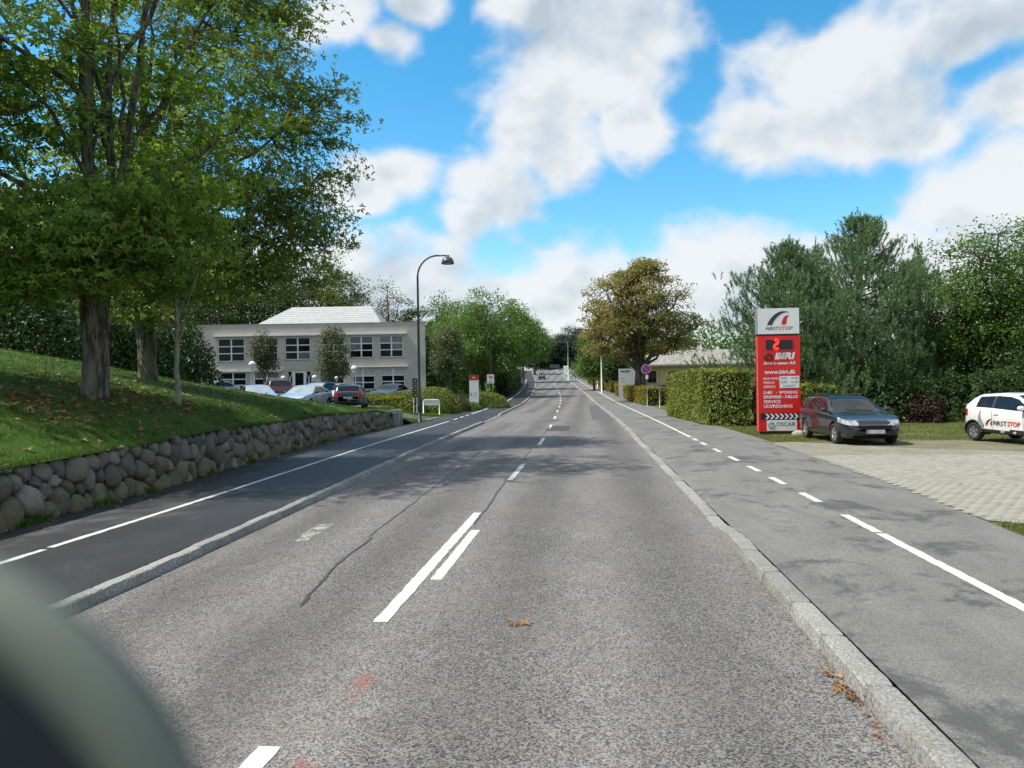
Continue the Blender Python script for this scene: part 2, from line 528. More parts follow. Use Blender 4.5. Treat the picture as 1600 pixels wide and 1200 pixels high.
L_HEDGE_Y = leafmat('golden_hedge_leaf', [(0.0, (0.10, 0.10, 0.015)), (0.5, (0.20, 0.19, 0.025)), (1.0, (0.27, 0.19, 0.03))], clump=0.8)
L_RED = leafmat('red_shrub_leaf', [(0.0, (0.022, 0.013, 0.009)), (0.6, (0.046, 0.019, 0.013)), (1.0, (0.038, 0.045, 0.017))], clump=0.8)
L_PINE = leafmat('pine_needle', [(0.0, (0.081, 0.146, 0.068)), (0.5, (0.124, 0.208, 0.088)), (1.0, (0.189, 0.286, 0.120))], trans=0.3, clump=0.5)
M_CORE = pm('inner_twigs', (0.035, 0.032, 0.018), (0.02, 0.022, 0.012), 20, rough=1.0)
M_BLACK = pm('black_paint', (0.012, 0.012, 0.013), (0.018, 0.018, 0.02), 20, rough=0.4)
M_WHITE = pm('white_paint', (0.78, 0.78, 0.77), (0.70, 0.70, 0.69), 8, rough=0.5)
M_GREY = pm('galvanised_steel', (0.26, 0.27, 0.28), (0.20, 0.21, 0.22), 25, rough=0.45, metal=0.5)
M_RED = pm('red_panel', (0.74, 0.014, 0.012), (0.68, 0.012, 0.010), 5, rough=0.35)

# ---------------------------------------------------------------- road line: kerbs, centre, height, by distance along the road
_ty = np.array([-14, 0, 7, 15, 24, 40, 72, 95, 131, 166, 185, 215, 260, 320.])
_dense = np.arange(-14, 320, 0.5)


def _curve(vals, sig=8):
    d = np.interp(_dense, _ty, vals)
    k = np.exp(-0.5 * (np.arange(-24, 25) / sig) ** 2)
    k /= k.sum()
    pad = np.concatenate([np.full(24, d[0]), d, np.full(24, d[-1])])
    d = np.convolve(pad, k, 'valid')
    return lambda y: np.interp(y, _dense, d)


LK = _curve([-4.82, -4.82, -4.84, -5.02, -5.42, -5.62, -6.3, -7.15, -9.2, -11.8, -13.55, -16.2, -21, -28])
RK = _curve([1.75, 1.75, 1.76, 1.74, 1.62, 1.40, 0.45, -0.42, -2.5, -5.1, -6.75, -9.4, -14, -21])
CC = _curve([-1.87, -1.87, -1.86, -1.80, -1.76, -1.95, -2.8, -3.65, -5.8, -8.4, -10.1, -12.8, -17.5, -24.5], 5)
ZR = _curve([0, 0, 0, 0, 0, 0, 0.09, 0.48, 1.42, 2.78, 3.9, 5.5, 6.2, 6.5])
_lo = np.array([(-14, -8.35), (10, -8.45), (14.5, -8.62), (18, -8.9), (27, -9.6), (36, -9.65), (39.5, -9.05), (60, -9.35), (75, -9.4), (95, -10.1), (131, -12.4), (166, -15.2), (215, -19.8), (320, -31)])
_ro = np.array([(-14, 5.3), (9, 5.25), (12, 5.45), (15, 5.7), (27, 5.7), (40, 5.4), (72, 4.2), (95, 3.2), (131, 1.2), (166, -1.2), (215, -5.5), (320, -17)])


def LO(y): return np.interp(y, _lo[:, 0], _lo[:, 1])
def RO(y): return np.interp(y, _ro[:, 0], _ro[:, 1])
def HKR(y): return 0.115 - 0.075 * smooth1((np.asarray(y) - 10.2) / 1.2) + 0.06 * smooth1((np.asarray(y) - 27) / 3.0)
def HKL(y): return 0.11 - 0.085 * smooth1((np.asarray(y) - 40) / 1.0) + 0.085 * smooth1((np.asarray(y) - 49) / 1.0)


def strip(name, ys, cols, mat, parent=None, smooth=True):
    """sheet along the road: cols = functions y -> (x, z above the road)"""
    ys = np.asarray(ys, float)
    G = []
    for c in cols:
        x, z = c(ys)
        G.append(np.stack([np.broadcast_to(x, ys.shape), ys, ZR(ys) + z], -1))
    G = np.stack(G, 1)
    n, m = G.shape[:2]
    i = np.arange(n - 1)[:, None] * m
    j = np.arange(m - 1)[None, :]
    F = np.stack([i + j, i + j + 1, i + m + j + 1, i + m + j], -1).reshape(-1, 4)
    return link(name, fast_mesh(name, G.reshape(-1, 3), [F], mat, smooth), parent)


YS = np.concatenate([np.arange(-12, 60, 1.0), np.arange(60, 300, 2.0)])

# ground to the horizon
g = MB()
rr = [0, 40, 90, 160, 240, 320, 500, 900, 2000, 5000]
gv, n_ = [], 48
for r_ in rr:
    for k in range(n_):
        a_ = 2 * PI * k / n_
        gv.append((r_ * math.cos(a_), r_ * math.sin(a_) + 60, -0.6))
gf = [(i * n_ + k, i * n_ + (k + 1) % n_, (i + 1) * n_ + (k + 1) % n_, (i + 1) * n_ + k) for i in range(len(rr) - 1) for k in range(n_)]
g.add(gv, gf)
tag(g.build('ground', M_VERGE), kind='structure')

road = strip('road', YS, [lambda y, t=t: (LK(y) + (RK(y) - LK(y)) * t, 0.03 * (1 - (2 * t - 1) ** 2)) for t in np.linspace(-0.02, 1.02, 13)], M_ROAD)
tag(road, kind='structure')
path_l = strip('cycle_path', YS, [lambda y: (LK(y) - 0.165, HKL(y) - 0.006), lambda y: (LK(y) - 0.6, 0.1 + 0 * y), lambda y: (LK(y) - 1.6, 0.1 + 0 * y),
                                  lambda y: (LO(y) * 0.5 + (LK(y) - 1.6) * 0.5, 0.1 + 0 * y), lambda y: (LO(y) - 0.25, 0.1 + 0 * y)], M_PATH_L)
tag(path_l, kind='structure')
path_r = strip('pavement', YS, [lambda y: (RK(y) + 0.187, HKR(y) - 0.006), lambda y: (RK(y) + 0.7, 0.1 + 0 * y), lambda y: (RK(y) + 1.9, 0.1 + 0 * y),
                                lambda y: (RO(y) * 0.5 + (RK(y) + 1.9) * 0.5, 0.1 + 0 * y), lambda y: (RO(y), 0.1 + 0 * y)], M_PATH_R)
tag(path_r, kind='structure')

# ---- kerb stones
rng = np.random.RandomState(5)


def kerb_mesh(seed):
    """granite block, 1 m long in y, road face at x=0, body towards +x, top at z=0, edges worn"""
    r = np.random.RandomState(seed)
    prof = [(-0.03, -0.30), (-0.016, -0.10), (-0.004, -0.014), (0.009, -0.002), (0.09, 0.0), (0.165, -0.001), (0.178, -0.010), (0.182, -0.30)]
    ys = np.array([-0.492, -0.480, -0.36, -0.2, 0.0, 0.2, 0.36, 0.480, 0.492])
    G = []
    for k, y in enumerate(ys):
        sh = 0.93 if k in (0, len(ys) - 1) else 1.0
        for (x, z) in prof:
            G.append((0.09 + (x - 0.09) * sh + r.normal(0, 0.0035), y + r.normal(0, 0.002), z - (0.010 if sh < 1 else 0) + r.normal(0, 0.003)))
    m = len(prof)
    F = [(i * m + j, i * m + j + 1, (i + 1) * m + j + 1, (i + 1) * m + j) for i in range(len(ys) - 1) for j in range(m - 1)]
    F += [tuple(range(m)), tuple(range(len(G) - m, len(G)))[::-1]]
    b = MB().add(G, [f[::-1] for f in F])
    me = b.mesh('kerb_stone', M_KERB)
    return auto_smooth(me, 28)


KM = [kerb_mesh(s) for s in range(6)]
for side in ('R', 'L'):
    root = tag(empty('kerb', (0, 0, 0)), kind='structure')
    ek, hk, sgn = (RK, HKR, 1) if side == 'R' else (LK, HKL, -1)
    y = 2.2 if side == 'R' else 4.4
    while y < 74:
        ln = float(rng.uniform(0.85, 1.15)) if sgn > 0 else float(rng.uniform(0.8, 1.05))
        yc = y + ln / 2
        dx = float(ek(yc + 0.3) - ek(yc - 0.3)) / 0.6
        o = link('kerb_stone', KM[rng.randint(6)], root)
        slope = float((hk(yc + ln / 2) + ZR(yc + ln / 2) - hk(yc - ln / 2) - ZR(yc - ln / 2)) / ln)
        o.location = (float(ek(yc)) + float(rng.normal(0, 0.006)), yc, float(ZR(yc) + hk(yc)) + float(rng.normal(0, 0.004)))
        o.rotation_euler = (math.atan(slope) * (1 if sgn > 0 else -1), float(rng.normal(0, 0.012)), -math.atan(dx) + (0 if sgn > 0 else PI) + float(rng.normal(0, 0.006)))
        o.scale = (1.0 if sgn > 0 else 0.85, ln, 1)
        y += ln
    fk = strip('kerb_run', np.arange(y, 300, 2.0), [lambda q: (ek(q) + sgn * -0.02, -0.05 + 0 * q), lambda q: (ek(q), hk(q)), lambda q: (ek(q) + sgn * 0.175, hk(q)), lambda q: (ek(q) + sgn * 0.2, hk(q) - 0.1)][::sgn], M_KERB, root)
    fk['kind'] = 'stuff'

# ---- painted lines
JIT = np.random.RandomState(17)


def line_piece(xf, y0, y1, w, zoff, mat, parent, name, skew=0.0):
    ys = np.linspace(y0, y1, max(2, int((y1 - y0) / (0.12 if y0 < 45 else 1.0)) + 2))
    j1, j2 = JIT.normal(0, 0.005, len(ys)), JIT.normal(0, 0.005, len(ys))
    return strip(name, ys, [lambda q: (xf(q) - w / 2 + j1, zoff + 0 * q), lambda q: (xf(q) + w / 2 + j2, zoff + 0 * q)], mat, parent, False)


crown = lambda q: 0.03 * (1 - (2 * (CC(q) - LK(q)) / (RK(q) - LK(q)) - 1) ** 2) + 0.005


def centre_dash(y0, y1, w, dx=0.0, mat=None):
    ys = np.linspace(y0, y1, max(2, int((y1 - y0) / (0.10 if y0 < 45 else 1.0)) + 2))
    j1, j2 = JIT.normal(0, 0.004, len(ys)), JIT.normal(0, 0.004, len(ys))
    return strip('line_dash', ys, [lambda q: (CC(q) + dx - w / 2 + j1, crown(q)), lambda q: (CC(q) + dx + w / 2 + j2, crown(q))], mat or M_PAINT, road, False)


centre_dash(6.55, 12.2, 0.135, 0.0)
centre_dash(8.0, 10.75, 0.125, 0.19)
centre_dash(0.5, 4.25, 0.135, 0.0)
yy = 16.3
while yy < 150:
    centre_dash(yy, yy + (3.3 if yy < 30 else 3.0), 0.12, 0.06 if yy < 30 else 0, M_PAINT_OLD if yy > 22 else M_PAINT)
    yy += 9.2 if yy < 60 else 8.0
wl = lambda q: LK(q) - 1.96
line_piece(wl, 2.0, 9.0, 0.11, 0.105, M_PAINT, path_l, 'path_line')
line_piece(wl, 9.12, 14.2, 0.11, 0.105, M_PAINT, path_l, 'path_line')
line_piece(wl, 14.26, 41.0, 0.11, 0.105, M_PAINT, path_l, 'path_line')
for k in range(3):
    line_piece(wl, 42.5 + 2.4 * k, 43.9 + 2.4 * k, 0.11, 0.105, M_PAINT_OLD, path_l, 'line_dash')
line_piece(wl, 50.0, 165, 0.11, 0.105, M_PAINT_OLD, path_l, 'path_line')
wr_ = lambda q: RK(q) + 1.92
line_piece(wr_, 2.0, 10.25, 0.13, 0.105, M_PAINT, path_r, 'path_line')
line_piece(wr_, 10.33, 11.65, 0.13, 0.105, M_PAINT, path_r, 'path_line')
for k, (a_, b_) in enumerate([(12.85, 13.9), (15.05, 16.1), (17.15, 18.2), (19.4, 20.5), (21.8, 22.9), (24.2, 25.2), (26.0, 26.9)]):
    line_piece(wr_, a_, b_, 0.13, 0.105, M_PAINT, path_r, 'line_dash')
line_piece(wr_, 27.6, 185, 0.12, 0.105, M_PAINT, path_r, 'path_line')


def road_quad(name, pts, mat, zoff, jag=0.0, seed=0):
    """flat mark on the road from an outline (x, y)"""
    r = np.random.RandomState(seed)
    P = []
    n = len(pts)
    for i in range(n):
        a_, b_ = np.array(pts[i]), np.array(pts[(i + 1) % n])
        for t in (np.linspace(0, 1, 6)[:-1] if jag else [0]):
            P.append(a_ + (b_ - a_) * t + r.normal(0, jag, 2))
    V = []
    for (x, y) in P:
        t = (x - LK(y)) / (RK(y) - LK(y))
        V.append((x, y, float(ZR(y)) + 0.03 * (1 - (2 * t - 1) ** 2) + zoff))
    return MB().add(V, [tuple(range(len(V)))]).build(name, mat, road)


road_quad('faint_mark', [(-4.02, 10.0), (-3.86, 10.05), (-3.86, 11.3), (-4.1, 11.2)], M_MARK_G, 0.006, 0.02, 1)  # faint pale and reddish marks with ragged, patchy edges
road_quad('faint_mark', [(-4.30, 16.2), (-3.95, 16.1), (-3.9, 17.6), (-4.15, 17.8)], M_MARK_R, 0.006, 0.03, 2)
road_quad('faint_mark', [(-1.70, 4.85), (-1.56, 4.85), (-1.52, 5.35), (-1.64, 5.40)], M_MARK_R, 0.006, 0.012, 3)
road_quad('faint_mark', [(-1.66, 4.02), (-1.50, 4.02), (-1.49, 4.10), (-1.65, 4.12)], M_MARK_R, 0.006, 0.012, 4)
road_quad('repair_patch', [(-1.95, 33.0), (-0.95, 33.0), (-0.95, 36.6), (-1.95, 36.6)], M_PATCH, 0.005)
road_quad('repair_patch', [(0.1, 42), (1.25, 42), (0.9, 66), (-0.2, 66)], M_PATCH2 if 'M_PATCH2' in globals() else pm('old_repair', (0.075, 0.075, 0.078), (0.10, 0.10, 0.10), 50, rough=0.9, bump=0.3), 0.004)
road_quad('repair_patch', [(-5.3, 40), (-3.2, 40), (-3.3, 52), (-5.3, 52)], pm('pale_repair', (0.13, 0.13, 0.128), (0.16, 0.16, 0.155), 50, rough=0.9, bump=0.3), 0.004)


def crack(pts, w, zoff=0.0075, seed=0):
    r = np.random.RandomState(seed)
    P = np.array(pts, float)
    t = np.concatenate([[0], np.cumsum(np.linalg.norm(np.diff(P, axis=0), axis=1))])
    s_ = np.linspace(0, t[-1], max(12, int(t[-1] / 0.12)))
    X = np.interp(s_, t, P[:, 0]) + np.convolve(r.normal(0, 0.03, len(s_)), np.ones(5) / 5, 'same')
    Y = np.interp(s_, t, P[:, 1])
    W = w * (0.6 + 0.8 * r.rand(len(s_)))
    V, F = [], []
    for i in range(len(s_)):
        tt = (X[i] - LK(Y[i])) / (RK(Y[i]) - LK(Y[i]))
        z = float(ZR(Y[i])) + 0.03 * (1 - (2 * tt - 1) ** 2) + zoff
        V += [(X[i] - W[i], Y[i], z), (X[i] + W[i], Y[i], z)]
        if i:
            F.append((2 * i - 2, 2 * i - 1, 2 * i + 1, 2 * i))
    return MB().add(V, F).build('sealed_crack', M_TAR, road)


crack([(-2.75, 7.0), (-2.95, 8.6), (-3.0, 10.2)], 0.016, seed=1)
crack([(-1.72, 11.2), (-1.76, 14), (-1.82, 16.2)], 0.015, seed=2)
crack([(-1.84, 19.8), (-1.86, 25), (-1.9, 33)], 0.014, seed=3)
crack([(-3.05, 10.3), (-3.2, 16), (-3.4, 24), (-3.5, 40)], 0.009, seed=4)
crack([(-4.6, 16), (-4.75, 26), (-4.7, 44)], 0.010, seed=5)
crack([(-3.9, 7.3), (-3.45, 7.45)], 0.012, seed=6)

# ---------------------------------------------------------------- left bank, car park, right-hand ground
def _tps_fit(P):
    P = np.array(P, float)
    X, z = P[:, :2], P[:, 2]
    n = len(P)
    r = np.linalg.norm(X[:, None] - X[None], axis=2)
    K = np.where(r > 0, r * r * np.log(r + 1e-9), 0) + 4.0 * np.eye(n)
    A = np.zeros((n + 3, n + 3))
    A[:n, :n] = K
    A[:n, n] = 1
    A[:n, n + 1:] = X
    A[n, :n] = 1
    A[n + 1:, :n] = X.T
    w = np.linalg.solve(A, np.concatenate([z, [0, 0, 0]]))

    def f(x, y):
        Q = np.stack([np.asarray(x, float).ravel(), np.asarray(y, float).ravel()], 1)
        r = np.linalg.norm(Q[:, None] - X[None], axis=2)
        k = np.where(r > 0, r * r * np.log(r + 1e-9), 0)
        return (k @ w[:n] + w[n] + Q @ w[n + 1:]).reshape(np.shape(x))
    return f


HILL = _tps_fit([(-22.9, 27.8, 3.76), (-21.4, 28, 3.46), (-11.6, 16.9, 2.0), (-14.9, 24.6, 2.44), (-10.9, 19, 1.75), (-15.8, 36.6, 1.58),
                 (-18.6, 34.3, 2.12), (-13.7, 37.8, 1.15), (-12.3, 41, .72), (-14.9, 46.7, .72), (-20, 46, .8), (-29, 50, 1.1), (-29.4, 55, 1.1),
                 (-37, 69, .9), (-15.6, 72, .72), (-26, 60, .8), (-12, 60, .4), (-11, 50, .3), (-12, 80, .55), (-12, 100, .9), (-42, 48, 2.4),
                 (-40, 25, 5.0), (-25, 10, 4.0), (-15, 5, 2.4), (-10, 5, 1.4), (-9.6, 12, 1.35), (-9.7, 16, 1.4), (-10.3, 24, 1.4), (-10.2, 30, 1.25), (-10.4, 35, 1.0), (-60, 30, 5.5), (-60, 70, 2), (-20, 100, 1), (-50, 100, 1.5),
                 (-30, 20, 4.6), (-31, 38, 2.7), (-24, 41, 1.8), (-60, 0, 5.5), (-15, -8, 2.4), (-30, -8, 4.4)])


def EDGE(y):
    return np.interp(y, [-14, 8, 12, 17, 27, 34, 36.5, 39, 60], [0.95, 0.95, 1.0, 1.08, 1.05, 0.95, 0.72, 0.12, 0.11]) + 0 * np.asarray(y)


def bank_z(x, y):
    x, y = np.broadcast_arrays(np.asarray(x, float), np.asarray(y, float))
    t = LO(y) - x
    e = EDGE(y) + ZR(y)
    z = HILL(x, y)
    far = ZR(y) + 0.15 + 0.004 * np.clip(t, 0, 100)
    k = smooth1((y - 75) / 35.0)
    z = z * (1 - k) + far * k
    lot_ = 0.70 + 0.075 * np.clip(-20.5 - x, 0, 14)
    lk = smooth1((y - 41.2) / 2.4) * smooth1((82 - y) / 10.0) * smooth1((t - 2.6) / 1.6)
    z = z * (1 - lk) + lot_ * lk
    q = smooth1(t / (1.2 + 1.5 * smooth1((y - 36) / 5)))
    return e + (z - e) * q


T_ = np.concatenate([[0, 0.1, 0.3, 0.6, 0.9, 1.3, 1.8, 2.4], np.arange(3, 24, 0.8), np.arange(24, 60, 3), [64, 75, 95, 130, 180, 260]])
Y_ = np.concatenate([np.arange(-14, 46, 0.8), np.arange(46, 110, 2.5), np.arange(110, 320, 8)])
TT, YY = np.meshgrid(T_, Y_)
XX = LO(YY) - TT
ZZ = bank_z(XX, YY)


def grid_obj(name, X, Y, Z, mat, flip=False):
    n, m = X.shape
    i = np.arange(n - 1)[:, None] * m
    j = np.arange(m - 1)[None, :]
    F = np.stack([i + j, i + j + 1, i + m + j + 1, i + m + j], -1).reshape(-1, 4)
    if flip:
        F = F[:, ::-1]
    return link(name, fast_mesh(name, np.stack([X, Y, Z], -1).reshape(-1, 3), [F], mat, True))


lawn = tag(grid_obj('lawn', XX, YY, ZZ, M_LAWN, True), kind='structure')
# car park behind the bank
gx, gy = np.meshgrid(np.arange(-36, -12.4, 1.0), np.arange(44.0, 71.5, 1.0))
tag(grid_obj('car_park', gx, gy, bank_z(gx, gy) + 0.035, M_LOT), kind='structure')
gx, gy = np.meshgrid(np.linspace(-13.2, -8.9, 12), np.linspace(41.8, 45.2, 8))
gx = gx - (gy - 43) * 0.15 * ((-8.9 - gx) / 4)
tag(grid_obj('entrance_path', gx, gy, np.maximum(bank_z(gx, gy), 0.1) + 0.02, M_PATH_R), kind='structure')


def right_z(x, y):
    t = np.asarray(x, float) - RO(y)
    return ZR(y) + 0.095 + 0.35 * smooth1((t - 12) / 30)


TT, YY = np.meshgrid(np.concatenate([np.arange(-0.1, 20, 0.8), [22, 26, 32, 40, 60, 90, 140, 220]]), Y_)
XX = RO(YY) + TT
tag(grid_obj('verge', XX, YY, right_z(XX, YY), M_VERGE), kind='structure')


def sheet(name, pts, zf, mat, kind='structure', parent=None):
    V = [(x, y, zf(x, y)) for x, y in pts]
    o = MB().add(V, [tuple(range(len(V)))]).build(name, mat, parent)
    if kind:
        o['kind'] = kind
    return o


# forecourt: sand bed with concrete blocks, gravelly strip behind
sheet('gravel_strip', [(6.6, 25.4), (7.6, 24.4), (9, 22.2), (11.5, 20.8), (24, 18), (30, 22), (22, 26), (14.5, 26.0), (11, 25.4), (9.6, 26)], lambda x, y: 0.101, M_DIRT)
M_SAND = asphalt('jointing_sand', (0.17, 0.16, 0.13), (0.26, 0.25, 0.20), (0.2, 0.2, 0.15), 40, 25)
FC = [(5.42, 11.2), (5.60, 14.0), (5.64, 24.9), (6.3, 25.1), (7.3, 24.4), (9.0, 22.5), (11.5, 21.3), (18, 19.8), (24, 17.5), (26, 9), (9, 10.6), (5.9, 10.9)]
forecourt = sheet('forecourt', FC, lambda x, y: 0.106, M_SAND)
M_PAVER = pm('concrete_block', (0.31, 0.297, 0.245), (0.22, 0.212, 0.175), 14, detail=8, rough=0.9, bump=0.5, bscale=60, rnd=0.09,
             c3=(0.25, 0.24, 0.19), s3=0.9, lo3=0.5, hi3=0.75)
M_PAVER2 = pm('concrete_blocks_far', (0.31, 0.297, 0.245), (0.22, 0.212, 0.175), 6, detail=8, rough=0.9, bump=0.5, bscale=60,
              c3=(0.22, 0.21, 0.16), s3=0.5, lo3=0.5, hi3=0.75)


def inside(p, poly):
    x, y = p
    c = False
    for i in range(len(poly)):
        x0, y0 = poly[i]
        x1, y1 = poly[i - 1]
        if (y0 > y) != (y1 > y) and x < (x1 - x0) * (y - y0) / (y1 - y0) + x0:
            c = not c
    return c


def paver_geo(b, cx, cy, z, lx, ly, tilt=(0, 0)):
    h, e = 0.012, 0.005
    V = []
    for (ins, dz) in ((0, 0), (0, h - 0.004), (e, h)):
        for sx, sy in ((-1, -1), (1, -1), (1, 1), (-1, 1)):
            V.append((cx + sx * (lx / 2 - ins), cy + sy * (ly / 2 - ins), z + dz + (tilt[0] * sx + tilt[1] * sy if dz else 0)))
    F = [(0, 1, 5, 4), (1, 2, 6, 5), (2, 3, 7, 6), (3, 0, 4, 7), (4, 5, 9, 8), (5, 6, 10, 9), (6, 7, 11, 10), (7, 4, 8, 11), (8, 9, 10, 11)]
    b.add(V, F)


pcells = []
ca_, sa_ = math.cos(0.06), math.sin(0.06)
for j in range(-60, 90):
    for i in range(-10, 110):
        u, w_ = i * 0.208 + (0.104 if j % 2 else 0), j * 0.142
        x, y = 5.6 + u * ca_ - w_ * sa_, 12.0 + u * sa_ + w_ * ca_
        if inside((x, y), FC) and y < 20.5 and x < 17:
            D_ = math.hypot(x, y)
            inview = (x - 0.1) / y < 0.585
            pcells.append((D_ + (0 if inview else 100), x, y))
pcells.sort()
pb = MB()
pm_src = []
for s_ in range(5):
    b_ = MB()
    r_ = np.random.RandomState(s_)
    paver_geo(b_, 0, 0, 0, 0.200, 0.134, r_.normal(0, 0.0016, 2))
    pm_src.append(b_.mesh('block', M_PAVER))
for k, (D_, x, y) in enumerate(pcells):
    if k < 300:
        o = link('block', pm_src[k % 5], forecourt)
        o.location = (x, y, 0.106 + float(rng.normal(0, 0.0015)))
        o.rotation_euler = (0, 0, 0.06 + float(rng.normal(0, 0.006)))
    else:
        paver_geo(pb, x, y, 0.106, 0.200, 0.134, rng.normal(0, 0.0012, 2))
pb.build('blocks', M_PAVER2, forecourt)['kind'] = 'stuff'

# ---------------------------------------------------------------- stone retaining wall
def clip(poly, nx, ny, d):
    out = []
    for i in range(len(poly)):
        a, b = poly[i], poly[(i + 1) % len(poly)]
        da, db = a[0] * nx + a[1] * ny - d, b[0] * nx + b[1] * ny - d
        if da <= 0:
            out.append(a)
        if (da < 0) != (db < 0) and abs(da - db) > 1e-12:
            t = da / (da - db)
            out.append((a[0] + (b[0] - a[0]) * t, a[1] + (b[1] - a[1]) * t))
    return out


def stonemat():
    mt = bpy.data.materials.new('field_stone')
    mt.use_nodes = True
    b = NB(mt.node_tree)
    tc = b.n('ShaderNodeTexCoord').outputs['Object']
    r = b.n('ShaderNodeObjectInfo').outputs['Random']
    col = b.ramp(r, [(0.0, (0.13, 0.12, 0.10)), (0.18, (0.21, 0.185, 0.14)), (0.35, (0.085, 0.085, 0.085)), (0.5, (0.21, 0.175, 0.135)), (0.65, (0.13, 0.12, 0.10)), (0.8, (0.28, 0.265, 0.235)), (0.9, (0.16, 0.135, 0.11)), (1.0, (0.10, 0.095, 0.09))])
    vv = b.v('ADD', tc, b.n('ShaderNodeCombineXYZ', {0: b.m('MULTIPLY', r, 37.0)}).outputs[0])
    sp = b.noise(vv, 22.0, 8.0, 0.72)
    col = b.n('ShaderNodeHueSaturation', {'Value': b.m('ADD', 0.30, b.m('MULTIPLY', sp, 1.4)), 'Color': col}).outputs[0]
    st = b.smooth(b.noise(vv, 5.0, 6.0, 0.6), 0.5, 0.7, 0, 0.6)
    col = b.mix(st, col, (0.09, 0.088, 0.078))
    z = b.n('ShaderNodeSeparateXYZ', {0: b.n('ShaderNodeNewGeometry').outputs['Position']}).outputs[2]
    moss = b.m('MULTIPLY', b.smooth(z, 0.75, 0.15), b.smooth(b.noise(vv, 3.0, 6.0, 0.65), 0.36, 0.6))
    lich = b.smooth(b.noise(vv, 11.0, 7.0, 0.7), 0.60, 0.68, 0, 0.55)
    col = b.mix(lich, col, (0.34, 0.34, 0.30))
    col = b.mix(b.m('MULTIPLY', moss, 0.8), col, (0.125, 0.115, 0.034))
    bn = b.n('ShaderNodeBump', {'Strength': 1.0, 'Distance': 0.035, 'Height': b.noise(vv, 13.0, 9.0, 0.72)})
    p = b.n('ShaderNodeBsdfPrincipled', {'Base Color': col, 'Roughness': 0.85, 'Specular IOR Level': 0.3, 'Normal': bn.outputs[0]})
    b.to(p.outputs[0], b.n('ShaderNodeOutputMaterial').inputs[0])
    return mt


M_STONE = stonemat()
M_MORTAR = pm('earth_mortar', (0.045, 0.042, 0.035), (0.07, 0.066, 0.055), 18, rough=1.0, bump=0.8)
rw = np.random.RandomState(11)
WY0, WY1 = 7.6, 36.6
wy = np.arange(WY0, WY1, 0.25)
warc = np.concatenate([[0], np.cumsum(np.hypot(np.diff(LO(wy)), np.diff(wy)))])
WLEN = warc[-1]


def wall_pt(s, z, out):
    """s along the wall, out = proud towards the path; the face leans back a little"""
    y = np.interp(s, warc, wy)
    x = LO(y)
    y2, x2 = np.interp(s + 0.2, warc, wy), None
    x2 = LO(y2)
    tx, ty = x2 - x, y2 - y
    l = math.hypot(tx, ty) or 1
    nx, ny = ty / l, -tx / l
    return (x + nx * (out - 0.10 * z), y + ny * (out - 0.10 * z), z)


wall = empty('stone_retaining_wall', (float(LO(20)), 20, 0))
tag(wall, 'low retaining wall of rounded field stones holding up the grassy bank', 'wall')
WINV = Matrix.Translation(-Vector(wall.location))
core = MB()
cs = np.arange(0, WLEN, 0.5)
cv = []
for s_ in cs:
    top = float(EDGE(np.interp(s_, warc, wy))) - 0.04
    for (z, o_) in ((-0.05, -0.02), (top, -0.02), (top, -0.5), (-0.05, -0.5)):
        p = wall_pt(s_, z, o_)
        cv.append((p[0] - wall.location.x, p[1] - 20, p[2]))
cf = [(4 * i + j, 4 * i + (j + 1) % 4, 4 * i + 4 + (j + 1) % 4, 4 * i + 4 + j) for i in range(len(cs) - 1) for j in range(4)]
cf += [(0, 1, 2, 3), tuple(range(len(cv) - 4, len(cv)))[::-1]]
core.add(cv, cf).build('mortar_core', M_MORTAR, wall)
seeds = []
for sz, tries in ((0.46, 40), (0.38, 250), (0.32, 2500), (0.25, 5000), (0.19, 2500)):
    for _ in range(tries):
        q = (rw.uniform(-0.2, WLEN + 0.2), rw.uniform(0.02 + sz * 0.42, 1.14 - sz * 0.42))
        if sz > 0.4 and q[1] > 0.62 and rw.rand() < 0.6:
            continue
        S_ = np.array(seeds) if seeds else np.zeros((0, 3))
        if len(S_) == 0 or np.all(np.hypot((S_[:, 0] - q[0]) * 1.08, (S_[:, 1] - q[1]) * 0.92) > (S_[:, 2] + sz) * 0.47):
            seeds.append((q[0], q[1], sz))
seeds = np.array(seeds)
n_st = 0
